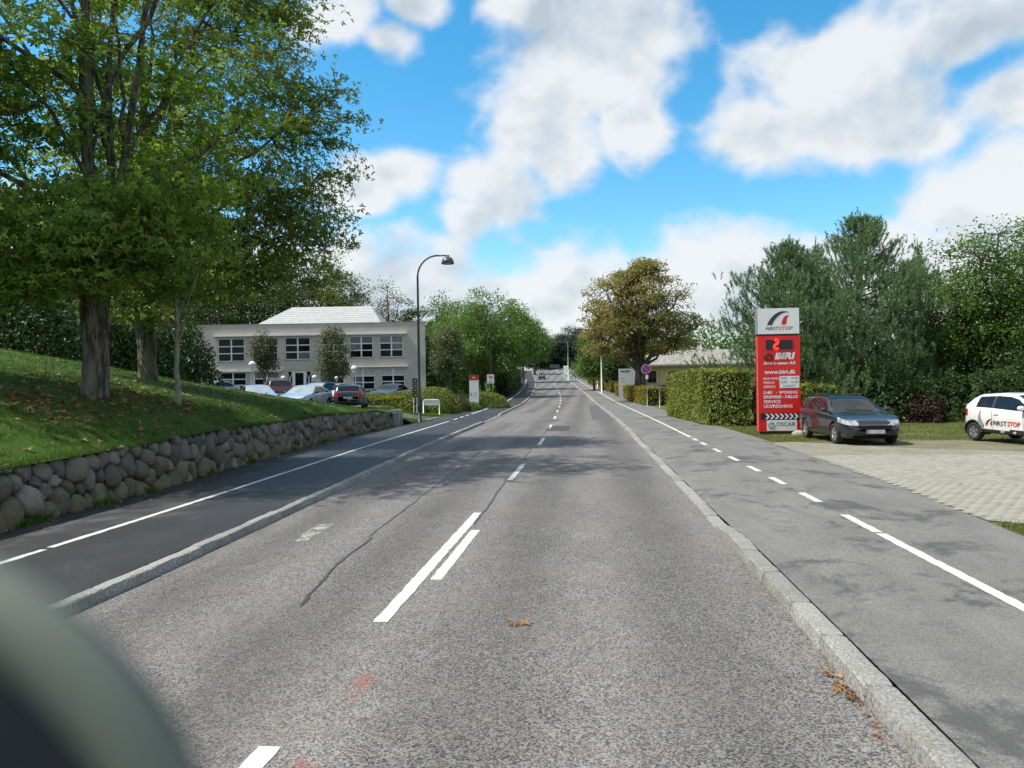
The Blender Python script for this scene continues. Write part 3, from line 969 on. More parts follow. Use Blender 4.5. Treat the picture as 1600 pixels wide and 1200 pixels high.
for k, (sx, sz_, ssz) in enumerate(seeds):
    if not 0.05 < sx < WLEN:
        continue
    top = float(EDGE(np.interp(sx, warc, wy))) + rw.uniform(-0.05, 0.05)
    pl = [(sx - 0.36, 0.02), (sx + 0.36, 0.02), (sx + 0.36, top), (sx - 0.36, top)]
    d2 = np.hypot(seeds[:, 0] - sx, seeds[:, 1] - sz_)
    for q in np.argsort(d2)[1:14]:
        ox, oz, osz = seeds[q]
        dx, dz = ox - sx, oz - sz_
        l = math.hypot(dx, dz)
        if l < 1e-4:
            continue
        wgt = np.clip(ssz / (ssz + osz), 0.3, 0.7)
        nx, nz = dx / l, dz / l
        pl = clip(pl, nx, nz, sx * nx + sz_ * nz + l * wgt - 0.012)
        if len(pl) < 3:
            break
    if len(pl) < 3:
        continue
    P = np.array(pl)
    ext = P.max(0) - P.min(0)
    if min(ext) < 0.09:
        continue
    # rounded outline
    for _ in range(1 if rw.rand() < 0.6 else 2):
        Q = np.roll(P, -1, 0)
        P = np.stack([P * 0.75 + Q * 0.25, P * 0.25 + Q * 0.75], 1).reshape(-1, 2)
    c = P.mean(0)
    ang = np.linspace(0, 2 * PI, 15)[:-1]
    pa = np.arctan2(P[:, 1] - c[1], P[:, 0] - c[0])
    pr_ = np.hypot(P[:, 1] - c[1], P[:, 0] - c[0])
    o_ = np.argsort(pa)
    rad = np.interp(ang, np.concatenate([pa[o_] - 2 * PI, pa[o_], pa[o_] + 2 * PI]), np.tile(pr_[o_], 3))
    rad = rad * (1 + rw.normal(0, 0.045, len(rad)))
    pro = rw.uniform(0.06, 0.17) * min(1, 2.2 * min(ext)) + 0.02
    tl = rw.normal(0, 0.22, 2)
    V, F = [], []
    rings = [(1.0, -0.06), (1.0, 0.0), (0.93, 0.42), (0.76, 0.76), (0.45, 0.95)]
    na = len(ang)
    wc = wall_pt(c[0], c[1], 0)
    for (f_, h_) in rings:
        for a_, r_ in zip(ang, rad):
            du, dv = math.cos(a_) * r_ * f_, math.sin(a_) * r_ * f_
            hh = h_ * pro + (tl[0] * du + tl[1] * dv) * max(h_, 0) + rw.normal(0, 0.011)
            p = wall_pt(c[0] + du, c[1] + dv, hh)
            V.append((p[0] - wc[0], p[1] - wc[1], p[2] - wc[2]))
    p = wall_pt(c[0], c[1], pro)
    V.append((p[0] - wc[0], p[1] - wc[1], p[2] - wc[2]))
    for i in range(len(rings) - 1):
        for j in range(na):
            F.append((i * na + j, i * na + (j + 1) % na, (i + 1) * na + (j + 1) % na, (i + 1) * na + j))
    b0 = (len(rings) - 1) * na
    F += [(b0 + j, b0 + (j + 1) % na, len(V) - 1) for j in range(na)]
    o = MB().add(V, F).build('stone', M_STONE, wall, True)
    o.location = (wc[0] - wall.location.x, wc[1] - 20, wc[2])
    n_st += 1
print('stones', n_st)


# ---------------------------------------------------------------- foliage
def leaf_geo(C, S, N, rng, kind='kite'):
    """leaves at C (n,3), size S, rough normals N"""
    n = len(C)
    N = N / (np.linalg.norm(N, axis=1)[:, None] + 1e-9)
    t = rng.normal(size=(n, 3))
    t -= (t * N).sum(1)[:, None] * N
    t /= np.linalg.norm(t, axis=1)[:, None] + 1e-9
    s = np.cross(N, t)
    if kind == 'kite':
        tmp = np.array([(0, 0, 0), (-.34, .45, .10), (0, 1, -.05), (.34, .45, .10)])
        fc = np.array([(0, 2, 1), (0, 3, 2)])
    elif kind == 'palm':
        tv, fv = [(0, 0, 0)], []
        for a, l in ((-1.1, .78), (0, 1.0), (1.1, .78)):
            ca, sa = math.cos(a), math.sin(a)
            for (x, y, z) in ((-.20, .52 * l, .05), (0, l, -.10), (.20, .52 * l, .05)):
                tv.append((x * ca + y * sa, -x * sa + y * ca, z))
            k = len(tv)
            fv += [(0, k - 2, k - 3), (0, k - 1, k - 2)]
        tmp, fc = np.array(tv), np.array(fv)
    else:
        tmp = np.array([(-.5, 0, 0), (.5, 0, 0), (0, 1, 0.)])
        fc = np.array([(0, 1, 2)])
    V = C[:, None, :] + S[:, None, None] * (tmp[None, :, 0:1] * s[:, None, :] + tmp[None, :, 1:2] * t[:, None, :] + tmp[None, :, 2:3] * N[:, None, :])
    F = (np.arange(n) * len(tmp))[:, None, None] + fc[None]
    return V.reshape(-1, 3), F.reshape(-1, 3)


def tree(name, label, base, trunk_h, trunk_r, blobs, nclu, lpc, lsize, lmat, seed, kind='kite', cl=(0.5, 0.5, 0.22), nlimb=9, bark=None,
         gap=0.25, group=None, lean=(0, 0), stems=1, twig=0.014, shell=0.45, sides=10, flare=1.5, nfreq=1.0):
    """a broad-leaved tree: trunk with limbs and twigs, leaf sprays on the twigs; blobs = (x, y, z, rx, ry, rz) from the base"""
    r = np.random.RandomState(seed)
    bark = bark or M_BARK
    B = np.array(blobs, float)
    vol = (B[:, 3] * B[:, 4] * B[:, 5]) ** 0.6
    C = []
    while len(C) < nclu:
        k = r.choice(len(B), size=nclu * 2, p=vol / vol.sum())
        d = r.normal(size=(nclu * 2, 3))
        d /= np.linalg.norm(d, axis=1)[:, None]
        rad = r.rand(nclu * 2) ** shell
        p = B[k, :3] + d * rad[:, None] * B[k, 3:]
        keep = vnoise(p, nfreq, seed) > (gap * 2 - 1) * 0.9
        C += list(p[keep])
    C = np.array(C[:nclu])
    wood = MB()
    top = np.array([lean[0], lean[1], trunk_h])
    paths = []
    for s_ in range(stems):
        off = r.normal(0, trunk_r * (0.9 if stems > 1 else 0), 2) if s_ else np.zeros(2)
        tp = top + (np.array([*r.normal(0, trunk_h * 0.16, 2), -trunk_h * 0.15 * r.rand()]) if s_ else 0)
        n = 12
        P = bezier((off[0] * 0.4, off[1] * 0.4, -0.3), (off[0] * 1.5 + lean[0] * .2, off[1] * 1.5 + lean[1] * .2, trunk_h * .5), tp, n)
        P[1:-1, :2] += r.normal(0, trunk_r * 0.22, (n - 2, 2))
        t = np.linspace(0, 1, n)
        R = trunk_r * (1 - 0.85 * t) * (1 if s_ == 0 else 0.7)
        R[0] *= flare
        R[1] *= 1 + (flare - 1) * 0.25
        wood.tube(P, R, sides)
        paths.append((P, R))
    # limbs to spread anchors
    A = [C[r.randint(len(C))]]
    cand = C[r.permutation(len(C))[:min(300, len(C))]]
    for _ in range(nlimb - 1):
        dd = np.min(np.linalg.norm(cand[:, None] - np.array(A)[None], axis=2), axis=1)
        A.append(cand[np.argmax(dd * (0.7 + 0.3 * r.rand(len(dd))))])
    nodes, nrad = [], []
    for a in A:
        P, R = paths[r.randint(len(paths))]
        zz = np.clip(a[2] * r.uniform(0.35, 0.62), trunk_h * 0.22, trunk_h * 0.85)
        i = int(np.argmin(abs(P[:, 2] - zz)))
        st = P[i]
        mid = st + (a - st) * 0.5 + np.array([0, 0, 0.14 * np.linalg.norm(a - st)])
        end = st + (a - st) * 0.9
        L = bezier(st, mid, end, 9)
        L[1:-1] += r.normal(0, 0.04 * np.linalg.norm(a - st) / 3, (7, 3))
        rl = np.linspace(min(R[i] * 0.6, trunk_r * 0.42), twig * 1.8, 9)
        wood.tube(L, rl, 6, False)
        nodes += list(L[2:])
        nrad += list(rl[2:])
    for P, R in paths:
        nodes += list(P[6:])
        nrad += list(R[6:])
    nodes, nrad = np.array(nodes), np.array(nrad)
    dn = np.linalg.norm(C[:, None] - nodes[None], axis=2)
    ni = dn.argmin(1)
    for c, k in zip(C, ni):
        a = nodes[k]
        l = np.linalg.norm(c - a)
        mid = (a + c) / 2 + np.array([*r.normal(0, 0.08 * l, 2), 0.10 * l])
        wood.tube(bezier(a, mid, c, 4), np.linspace(min(nrad[k] * 0.7, twig * (1 + l * 0.5)), twig * 0.35, 4), 3, False)
    n = nclu * lpc
    ci = np.repeat(np.arange(nclu), lpc)
    sc = r.uniform(0.6, 1.35, nclu)[ci]
    LC = C[ci] + np.clip(r.normal(size=(n, 3)), -1.55, 1.55) * np.array(cl) * sc[:, None]
    LC[:, 2] -= 0.12 * np.linalg.norm((LC - C[ci])[:, :2], axis=1)
    cen = B[:, :3].mean(0)
    outw = LC - cen
    outw /= np.linalg.norm(outw, axis=1)[:, None] + 1e-9
    tilt = r.normal(size=(nclu, 3)) * 0.45
    N = r.normal(size=(n, 3)) * (0.5 if kind == 'palm' else 0.75) + np.array([0, 0, 0.75]) + outw * 0.45 + tilt[ci]
    V, F = leaf_geo(LC, lsize * r.uniform(0.6, 1.25, n), N, r, kind)
    root = empty(name, base)
    tag(root, label, 'tree', group)
    link('trunk', wood_mesh(wood, bark), root)
    o = link('crown', fast_mesh('crown', V, [F], lmat), root)
    o['kind'] = 'stuff'
    return root


def wood_mesh(wood, bark):
    return wood.mesh('trunk', bark, True)


def wz(px, py, D, ground=True):
    """world place of a photo point at a depth, put on the ground"""
    p = at(px, py, D)
    if ground:
        z = float(bank_z(p.x, p.y)) if p.x < LO(p.y) else float(right_z(p.x, p.y))
        p.z = z
    return p


def hedge(name, label, pts, w, h, n, lsize, lmat, seed, cat='hedge', group=None, bulge=0.08, zf=None, taper=0.0, rough=0.06):
    """clipped hedge along a polyline of base points (x, y)"""
    r = np.random.RandomState(seed)
    P = np.array(pts, float)
    base = P[0]
    zf = zf or (lambda x, y: float(right_z(x, y)) if x > RO(y) else float(bank_z(x, y)))
    z0 = zf(*base)
    root = empty(name, (base[0], base[1], z0))
    tag(root, label, cat, group)
    seg = np.diff(P, axis=0)
    sl = np.linalg.norm(seg, axis=1)
    cum = np.concatenate([[0], np.cumsum(sl)])
    L = cum[-1]
    sn = np.stack([-seg[:, 1], seg[:, 0]], 1) / sl[:, None]
    VN = np.concatenate([sn[:1], (sn[:-1] + sn[1:]) / 2, sn[-1:]])
    VN = VN / np.linalg.norm(VN, axis=1)[:, None]
    hs = np.asarray(h if np.ndim(h) else [h] * len(P), float)

    def pos(s, v, z):
        i = np.clip(np.searchsorted(cum, s, 'right') - 1, 0, len(sl) - 1)
        t = seg[i] / sl[i][:, None]
        q = P[i] + t * (s - cum[i])[:, None]
        fr = ((s - cum[i]) / sl[i])[:, None]
        nrm = VN[i] * (1 - fr) + VN[i + 1] * fr
        nrm = nrm / np.linalg.norm(nrm, axis=1)[:, None]
        q = q + nrm * v[:, None]
        zz = np.interp(q[:, 1], *(np.array(sorted([(p[1], zf(*p) - z0) for p in P])).T)) if len(set(P[:, 1])) > 1 else 0 * s
        return np.concatenate([q - base, (z + zz)[:, None]], 1), np.concatenate([nrm, 0 * s[:, None]], 1), np.concatenate([t, 0 * s[:, None]], 1)
    H = lambda s: np.interp(s, cum, hs)
    areas = np.array([L * hs.mean(), L * hs.mean(), L * w, w * hs.mean(), w * hs.mean()])
    k = r.choice(5, size=n, p=areas / areas.sum())
    s = r.rand(n) * L
    v = (r.rand(n) - 0.5) * w
    zr_ = r.rand(n)
    dep = np.abs(r.normal(0, rough, n)) * 1.2
    s = np.where(k == 3, dep, np.where(k == 4, L - dep, s))
    z = np.where(k == 2, H(s) - dep, zr_ * H(s))
    ww = w / 2 - taper * zr_
    v = np.where(k == 0, ww - dep, np.where(k == 1, -ww + dep, v))
    C, nn, tt = pos(s, v, z)
    up = np.array([0, 0, 1.0])
    N = np.where((k == 0)[:, None], nn, np.where((k == 1)[:, None], -nn, np.where((k == 2)[:, None], up, np.where((k == 3)[:, None], -tt, tt))))
    C = C + N * (vnoise(C + np.array([*base, 0]), 1.6, seed) * bulge + np.maximum(r.normal(0, 0.03, n), -0.03))[:, None]
    C[:, 2] = np.maximum(C[:, 2], 0.02)
    V, F = leaf_geo(C, lsize * r.uniform(0.6, 1.3, n), N + r.normal(size=(n, 3)) * 0.6 + up * 0.25, r)
    o = link('foliage', fast_mesh('foliage', V, [F], lmat), root)
    o['kind'] = 'stuff'
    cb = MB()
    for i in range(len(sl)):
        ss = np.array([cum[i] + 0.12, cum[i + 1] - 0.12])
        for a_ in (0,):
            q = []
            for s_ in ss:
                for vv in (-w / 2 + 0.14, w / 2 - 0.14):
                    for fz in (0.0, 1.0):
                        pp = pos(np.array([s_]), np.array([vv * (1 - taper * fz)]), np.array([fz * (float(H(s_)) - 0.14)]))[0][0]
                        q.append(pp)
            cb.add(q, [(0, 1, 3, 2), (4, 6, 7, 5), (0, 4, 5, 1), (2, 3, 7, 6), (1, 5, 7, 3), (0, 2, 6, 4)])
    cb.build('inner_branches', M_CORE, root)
    return root


def shrub(name, label, loc, rx, ry, h, n, lsize, lmat, seed, cat='shrub', group=None, rz=0.0, depth=0.25, bump=0.12, kind='kite', power=1.0):
    """dome-shaped bush"""
    r = np.random.RandomState(seed)
    root = empty(name, loc, rz)
    tag(root, label, cat, group)
    d = r.normal(size=(n, 3))
    d[:, 2] = np.abs(d[:, 2]) * power - 0.12
    d /= np.linalg.norm(d, axis=1)[:, None]
    rad = 1 - np.abs(r.normal(0, depth * 0.5, n))
    rad *= 1 + bump * vnoise(d * 3.0, 1.0, seed) + 0.5 * bump * vnoise(d * 8.0, 1.0, seed + 1)
    C = d * rad[:, None] * np.array([rx, ry, h])
    C[:, 2] = np.maximum(C[:, 2], 0.03)
    V, F = leaf_geo(C, lsize * r.uniform(0.6, 1.3, n), d + r.normal(size=(n, 3)) * 0.6 + np.array([0, 0, .2]), r, kind)
    o = link('foliage', fast_mesh('foliage', V, [F], lmat), root)
    o['kind'] = 'stuff'
    st = MB()
    for k in range(7):
        a = 2 * PI * k / 7 + r.rand()
        e = np.array([math.cos(a) * rx * .6, math.sin(a) * ry * .6, h * .7])
        st.tube(bezier((0, 0, -0.1), e * np.array([.3, .3, .6]), e, 5), np.linspace(0.03, 0.008, 5), 5, False)
    st.build('stems', M_BARK, root, True)
    return root


def pine(name, label, base, h, rad, n_shoot, seed, group=None, prof=None, low=0.03, needle=0.15, lmat=None):
    """bushy pine: whorled branches carrying upright needle brushes"""
    r = np.random.RandomState(seed)
    lmat = lmat or L_PINE
    prof = prof or (lambda t: np.interp(t, [0, 0.12, 0.35, 0.6, 0.8, 0.93, 1.0], [0.80, 0.96, 1.0, 0.76, 0.44, 0.18, 0.03]))
    wood = MB()
    zt = np.linspace(-0.2, h * 0.97, 12)
    P = np.stack([np.cumsum(r.normal(0, 0.03, 12)), np.cumsum(r.normal(0, 0.03, 12)), zt], 1)
    wood.tube(P, np.linspace(h * 0.022, 0.015, 12), 9)
    tips, dirs = [], []
    nb = 95
    for k in range(nb):
        t = low + (0.97 - low) * (k + r.rand()) / nb
        t = 1 - (1 - t) ** 1.15
        a = k * 2.399 + r.normal(0, 0.3)
        R = rad * float(prof(t)) * r.uniform(0.58, 1.22) * (1 + 0.18 * math.sin(3 * a + seed))
        z0 = t * h * 0.94
        st = np.array([np.interp(z0, zt, P[:, 0]), np.interp(z0, zt, P[:, 1]), z0])
        o = np.array([math.cos(a), math.sin(a), 0])
        rise = 0.16 + 0.5 * t
        end = st + o * R + np.array([0, 0, R * rise])
        mid = st + o * R * 0.55 + np.array([0, 0, R * rise * 0.2])
        B = bezier(st, mid, end, 7)
        wood.tube(B, np.linspace(0.008 * h * (1 - t) + 0.012, 0.008, 7), 4, False)
        ns = max(3, int(n_shoot / nb * (0.25 + 1.5 * R / rad)))
        u = 0.25 + 0.75 * r.rand(ns) ** 0.7
        i = u * 6
        i0 = np.minimum(i.astype(int), 5)
        q = B[i0] + (B[i0 + 1] - B[i0]) * (i - i0)[:, None]
        wd = 0.42 * R * (1.05 - u)[:, None] + 0.14
        q = q + r.normal(size=(ns, 3)) * np.concatenate([wd, wd, wd * 0.42], 1)
        tips.append(q)
        dirs.append(o[None] * r.uniform(0.1, 0.6, (ns, 1)) + np.array([0, 0, 0.95]) + r.normal(size=(ns, 3)) * 0.22)
    tips.append(np.array([[0, 0, h * 0.97]]))
    dirs.append(np.array([[0, 0, 1.0]]))
    T = np.concatenate(tips)
    D = np.concatenate(dirs)
    D /= np.linalg.norm(D, axis=1)[:, None]
    nn = 28
    n = len(T) * nn
    ti = np.repeat(np.arange(len(T)), nn)
    sl = r.uniform(0.28, 0.55, len(T))[ti]
    ax = D[ti]
    pos = T[ti] + ax * (sl * (r.rand(n) - 0.55))[:, None]
    sd = r.normal(size=(n, 3))
    sd -= (sd * ax).sum(1)[:, None] * ax
    sd /= np.linalg.norm(sd, axis=1)[:, None]
    nd = ax * 0.72 + sd * r.uniform(0.45, 0.95, (n, 1))
    nd /= np.linalg.norm(nd, axis=1)[:, None]
    wv = np.cross(nd, r.normal(size=(n, 3)))
    wv /= np.linalg.norm(wv, axis=1)[:, None] + 1e-9
    ln = needle * r.uniform(0.7, 1.2, n)
    V = np.stack([pos - wv * 0.016, pos + wv * 0.016, pos + nd * ln[:, None]], 1).reshape(-1, 3)
    V[:, 2] = np.maximum(V[:, 2], 0.05)
    F = np.arange(n * 3).reshape(-1, 3)
    root = empty(name, base)
    tag(root, label, 'tree', group)
    link('trunk', wood.mesh('trunk', M_BARK_PINE, True), root)
    o = link('crown', fast_mesh('crown', V, [F], lmat), root)
    o['kind'] = 'stuff'
    return root

# ---------------------------------------------------------------- trees of the left bank
TA = wz(145, 615, 18)
tree('maple_tree', 'green maple with the nearest thick trunk, standing above the stone wall at left', TA, 12.5, 0.215,
     [(0, 0.5, 7.6, 4.2, 4.2, 4.6), (-2.4, 0.5, 4.6, 3.0, 3.2, 1.9), (1.3, -0.3, 4.8, 2.3, 2.6, 1.9), (0, 0.5, 12, 3.6, 3.6, 3.0), (-3.2, 0, 9, 2.8, 3, 3), (-2.9, -0.6, 3.0, 2.4, 2.0, 1.1), (1.3, -0.8, 3.1, 1.7, 1.5, 1.1), (-0.8, -1.2, 4.4, 2.6, 1.8, 1.6), (0.1, -1.3, 3.0, 2.4, 0.9, 1.1), (-2.4, -1.0, 2.4, 2.0, 1.2, 0.8), (2.0, -0.6, 4.0, 1.8, 1.4, 1.6), (0.0, -1.4, 2.3, 1.7, 0.6, 0.7), (-1.6, -1.2, 3.3, 1.8, 1.0, 1.1)],
     540, 38, 0.175, L_MAPLE, 21, 'palm', (0.46, 0.46, 0.10), 22, stems=4, gap=0.36, nfreq=1.6, group='trees on the grassy bank', sides=14, flare=1.35)
TB = wz(232, 592, 26)
tree('maple_tree', 'broad maple whose branches reach farthest over the car park', TB, 14.5, 0.235,
     [(0.5, 0.5, 9.5, 4.6, 4.6, 5.4), (3.6, 0.3, 6.6, 3.0, 3.0, 2.3), (3.4, 0.3, 10.3, 2.9, 3.2, 3.2), (5.3, 0.3, 8.3, 1.9, 2.2, 1.3), (4.9, 0.2, 6.1, 1.7, 2.0, 0.9),
      (-1.5, 0, 6, 3, 3, 2.6), (2.2, 0.3, 4.0, 2.4, 2.4, 1.4), (1.5, -.7, 2.7, 1.6, 1.4, 1.2), (4.6, .3, 4.7, 2.2, 2.2, 1.1), (-.6, -1, 3.6, 2, 1.6, 1.2), (0.6, -1.2, 3.2, 1.8, 1.0, 1.0), (0.2, -1.3, 2.5, 1.6, 0.7, 0.8), (3.4, -.5, 3.2, 1.9, 1.4, 1.0), (4.6, -.2, 3.5, 2.4, 1.7, 0.7), (5.9, 0, 4.7, 1.4, 1.6, 0.6), (6.7, .3, 8.4, 1.0, 1.2, 0.35), (6.6, .2, 6.8, 1.1, 1.2, 0.35), (6.0, .2, 5.6, 1.2, 1.2, 0.4), (5.2, .3, 10.0, 1.6, 1.8, 0.9), (5.0, .3, 12, 1.4, 1.6, .8), (3.5, 0, 13.0, 2.4, 2.8, 2.2), (0, 0, 15, 3.5, 3.5, 2.2)],
     780, 37, 0.175, L_MAPLE2, 22, 'palm', (0.48, 0.48, 0.10), 26, stems=4, gap=0.40, nfreq=1.5, group='trees on the grassy bank', sides=14)
TCb = wz(-300, 640, 15.5)
tree('maple_tree', 'dark-limbed maple leaning in from the left edge', TCb, 11, 0.28,
     [(0.6, 0.8, 8.2, 3.3, 3.4, 3.4), (2.6, 1.0, 6.2, 1.8, 2.2, 1.8), (1.6, 0.5, 10.5, 3, 3, 2.4), (0.5, 1.5, 4.5, 2, 2, 1.2)],
     200, 42, 0.17, L_MAPLE, 23, 'palm', (0.46, 0.46, 0.10), 14, stems=2, gap=0.36, group='trees on the grassy bank')
tree('young_tree', 'slender young tree with a pale smooth trunk, rightmost on the bank', wz(278, 628, 20), 6.0, 0.075,
     [(0.1, 0, 4.6, 1.3, 1.3, 1.6), (0.5, 0, 6.0, 1.0, 1.0, 1.3), (-.3, 0, 3.4, 0.9, .9, .8)], 90, 46, 0.14, L_MAPLE, 24, 'palm', (0.36, 0.36, 0.2), 7, bark=M_BARK_P, flare=1.2)
# more of the same row standing out of frame to the left and behind: they shade the road like the ones in view
# dark thicket behind the trunks
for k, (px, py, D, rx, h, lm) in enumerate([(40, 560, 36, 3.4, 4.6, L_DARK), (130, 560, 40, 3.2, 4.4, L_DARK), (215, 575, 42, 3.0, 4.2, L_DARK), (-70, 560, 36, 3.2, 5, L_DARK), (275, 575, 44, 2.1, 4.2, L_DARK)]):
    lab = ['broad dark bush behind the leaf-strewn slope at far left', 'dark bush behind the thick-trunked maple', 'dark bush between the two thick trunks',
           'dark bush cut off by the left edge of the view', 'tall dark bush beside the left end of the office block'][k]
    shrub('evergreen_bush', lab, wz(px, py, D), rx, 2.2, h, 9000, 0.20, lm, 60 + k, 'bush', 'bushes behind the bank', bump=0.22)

# ---------------------------------------------------------------- woods behind the office block and along the road
def far_tree(label, px, D, top, wpx, lm, seed, low=0.25, n=170, lpc=75, ls=0.30, gap=0.22, name='tree', gy=None, tr=0.28, cat=None, shape=None, group=None):
    """tree whose crown spans wpx and reaches the photo row 'top' at depth D"""
    p = wz(px, gy or 610, D)
    zt = at(px, top, D).z - p.z
    rr = wpx * D / 2400.0
    cz = zt * (low + 1) / 2
    rz_ = zt * (1 - low) / 2
    blobs = [(0, 0, cz, rr, rr, rz_), (-rr * .35, 0, cz - rz_ * .25, rr * .75, rr * .8, rz_ * .7), (rr * .35, -rr * .2, cz - rz_ * .2, rr * .75, rr * .8, rz_ * .7), (0.1 * rr, 0, cz + rz_ * .35, rr * .62, rr * .62, rz_ * .62)]
    if shape == 'low':
        blobs.append((0, 0, cz - rz_ * .55, rr * .95, rr * .9, rz_ * .5))
    return tree(name, label, p, zt * 0.8, tr, blobs, n, lpc, ls, lm, seed, 'kite', (0.085 * rr + 0.38,) * 2 + (0.045 * rr + 0.22,), 9, gap=gap, group=group or 'woodland trees along the road', sides=7, twig=0.03)


far_tree('dark tree rising behind the left end of the white roof', 330, 92, 400, 200, L_DARK, 31, n=220, ls=0.32)
far_tree('dark green tree behind the white hipped roof', 440, 95, 392, 170, L_DARK, 32, n=200)
far_tree('yellow-green tree behind the right half of the white roof', 520, 93, 385, 130, L_YELLOW, 33, n=190, ls=0.27)
far_tree('dark tree at the far left edge behind the bank', 60, 70, 330, 330, L_DARK, 34, n=220)
far_tree('dark tree glimpsed between the maple crowns', 190, 80, 350, 260, L_DARK, 35, n=220)
far_tree('thin grey-green tree with sky showing through, right of the white roof', 608, 98, 428, 78, L_GREYG, 36, n=70, lpc=40, gap=0.45, ls=0.24)
far_tree('dark tree just right of the office block roof corner', 640, 104, 470, 60, L_DARK, 37, n=90)
far_tree('green tree peeking over behind the office block corner', 688, 108, 450, 80, L_MID, 38, n=120)
far_tree('large round bright green tree overhanging the left path', 755, 92, 453, 150, L_MID, 39, low=0.14, n=330, lpc=80, ls=0.26, shape='low', gy=612)
far_tree('full green tree filling the gap between the office block and the round green tree', 728, 102, 462, 120, L_MID, 58, low=0.06, n=300, lpc=80, ls=0.27, shape='low', gy=612)
far_tree('bushy tree behind the white and red pylon sign', 690, 86, 505, 105, L_MID, 40, low=0.06, n=190, ls=0.25, shape='low', gy=612)
far_tree('green spreading tree overhanging the path bend', 800, 118, 470, 86, L_MID, 41, low=0.28, n=220, ls=0.32, shape='low', gy=605)
far_tree('green tree at the road bend behind the green spreading one', 818, 150, 490, 66, L_MID, 42, low=0.3, n=260, ls=0.30, shape='low', gy=600)
far_tree('farthest green tree on the left of the road', 836, 190, 508, 52, L_MID, 43, low=0.3, n=200, ls=0.36, shape='low', gy=592)
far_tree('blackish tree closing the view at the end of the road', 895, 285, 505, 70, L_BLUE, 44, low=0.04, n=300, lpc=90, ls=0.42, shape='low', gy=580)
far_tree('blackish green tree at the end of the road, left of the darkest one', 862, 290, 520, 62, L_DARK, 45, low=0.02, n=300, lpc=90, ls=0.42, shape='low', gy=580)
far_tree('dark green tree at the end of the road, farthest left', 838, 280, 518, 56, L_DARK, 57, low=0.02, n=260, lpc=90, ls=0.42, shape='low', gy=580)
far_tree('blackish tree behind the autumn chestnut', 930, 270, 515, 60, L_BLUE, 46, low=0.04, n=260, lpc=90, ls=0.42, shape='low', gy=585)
far_tree('small light green tree left of the flagpoles', 928, 108, 524, 62, L_MID, 47, low=0.16, n=120, ls=0.28, shape='low', gy=600, tr=0.15)
far_tree('small dark tree under the autumn chestnut', 962, 100, 548, 40, L_DARK, 48, low=0.2, n=70, ls=0.28, gy=600, tr=0.15)
# autumn chestnut
p_ = wz(1001, 604, 71)
tree('chestnut_tree', 'round rust-brown autumn chestnut on the right of the road', p_, 10.5, 0.44,
     [(-0.4, 0, 8.6, 5.4, 5.0, 4.1), (-2.6, 0, 6.8, 3.4, 3.6, 2.4), (2.6, 0, 6.9, 3.2, 3.4, 2.6), (0.2, 0, 10.6, 3.4, 3.4, 2.2), (-4.0, 0, 7.8, 1.9, 2, 1.4), (3.9, 0, 7.6, 1.7, 2, 1.6), (-1.5, 0, 5.0, 3.4, 3.2, 1.3), (2.2, 0, 5.2, 2.6, 2.6, 1.2), (0, 0, 12.0, 2.4, 2.4, 1.3)],
     640, 64, 0.21, L_BROWN, 49, 'kite', (0.46, 0.46, 0.20), 30, stems=5, gap=0.46, nfreq=1.3, twig=0.03, sides=10, flare=1.3)
# clipped small trees by the office block
tree('small_tree', 'small brown-leaved tree against the left half of the office block', wz(413, 615, 66), 4.2, 0.07,
     [(0, 0, 3.6, 1.15, 1.1, 1.6), (0, 0, 2.6, 1.0, 1.0, 0.8), (0, 0, 4.9, .8, .8, .9)], 80, 50, 0.17, L_OLIVE, 51, 'kite', (0.28, 0.28, 0.25), 7, gap=0.2, twig=0.012)
tree('small_tree', 'oval grey-green tree in front of the middle of the office block', wz(519, 615, 66), 4.8, 0.08,
     [(0, 0, 3.8, 1.55, 1.5, 2.2), (0, 0, 2.6, 1.3, 1.3, 1.1), (0.1, 0, 5.6, .9, .9, 1.0)], 130, 50, 0.17, L_GREYG, 52, 'kite', (0.3, 0.3, 0.28), 8, gap=0.2, twig=0.012)
tree('small_tree', 'small grey-green street tree behind the round shrubs', wz(703, 620, 64), 4.6, 0.12,
     [(0, 0, 4.6, 1.55, 1.5, 1.6), (-.2, 0, 3.4, 1.3, 1.3, .9), (0.2, 0, 5.8, .9, .9, .8)], 110, 46, 0.19, L_GREYG, 53, 'kite', (0.32, 0.32, 0.26), 8, gap=0.25, twig=0.014)
# far woods as one mass, left and right behind everything
def wood_mass(name, label, spots, lm, seed, n, ls):
    r = np.random.RandomState(seed)
    C = []
    for (x, y, z0, rx, ry, h) in spots:
        d = r.normal(size=(n, 3))
        d[:, 2] = np.abs(d[:, 2])
        d /= np.linalg.norm(d, axis=1)[:, None]
        rad = (1 - np.abs(r.normal(0, 0.12, n))) * (1 + 0.22 * vnoise(d * 3, 1, seed + int(abs(x))))
        C.append(d * rad[:, None] * np.array([rx, ry, h]) + np.array([x, y, z0]))
    C = np.concatenate(C)
    V, F = leaf_geo(C, ls * r.uniform(0.6, 1.3, len(C)), r.normal(size=C.shape) + np.array([0, -0.3, .5]), r)
    o = link(name, fast_mesh(name, V, [F], lm))
    tag(o, label, 'woods', kind='stuff')
    return o


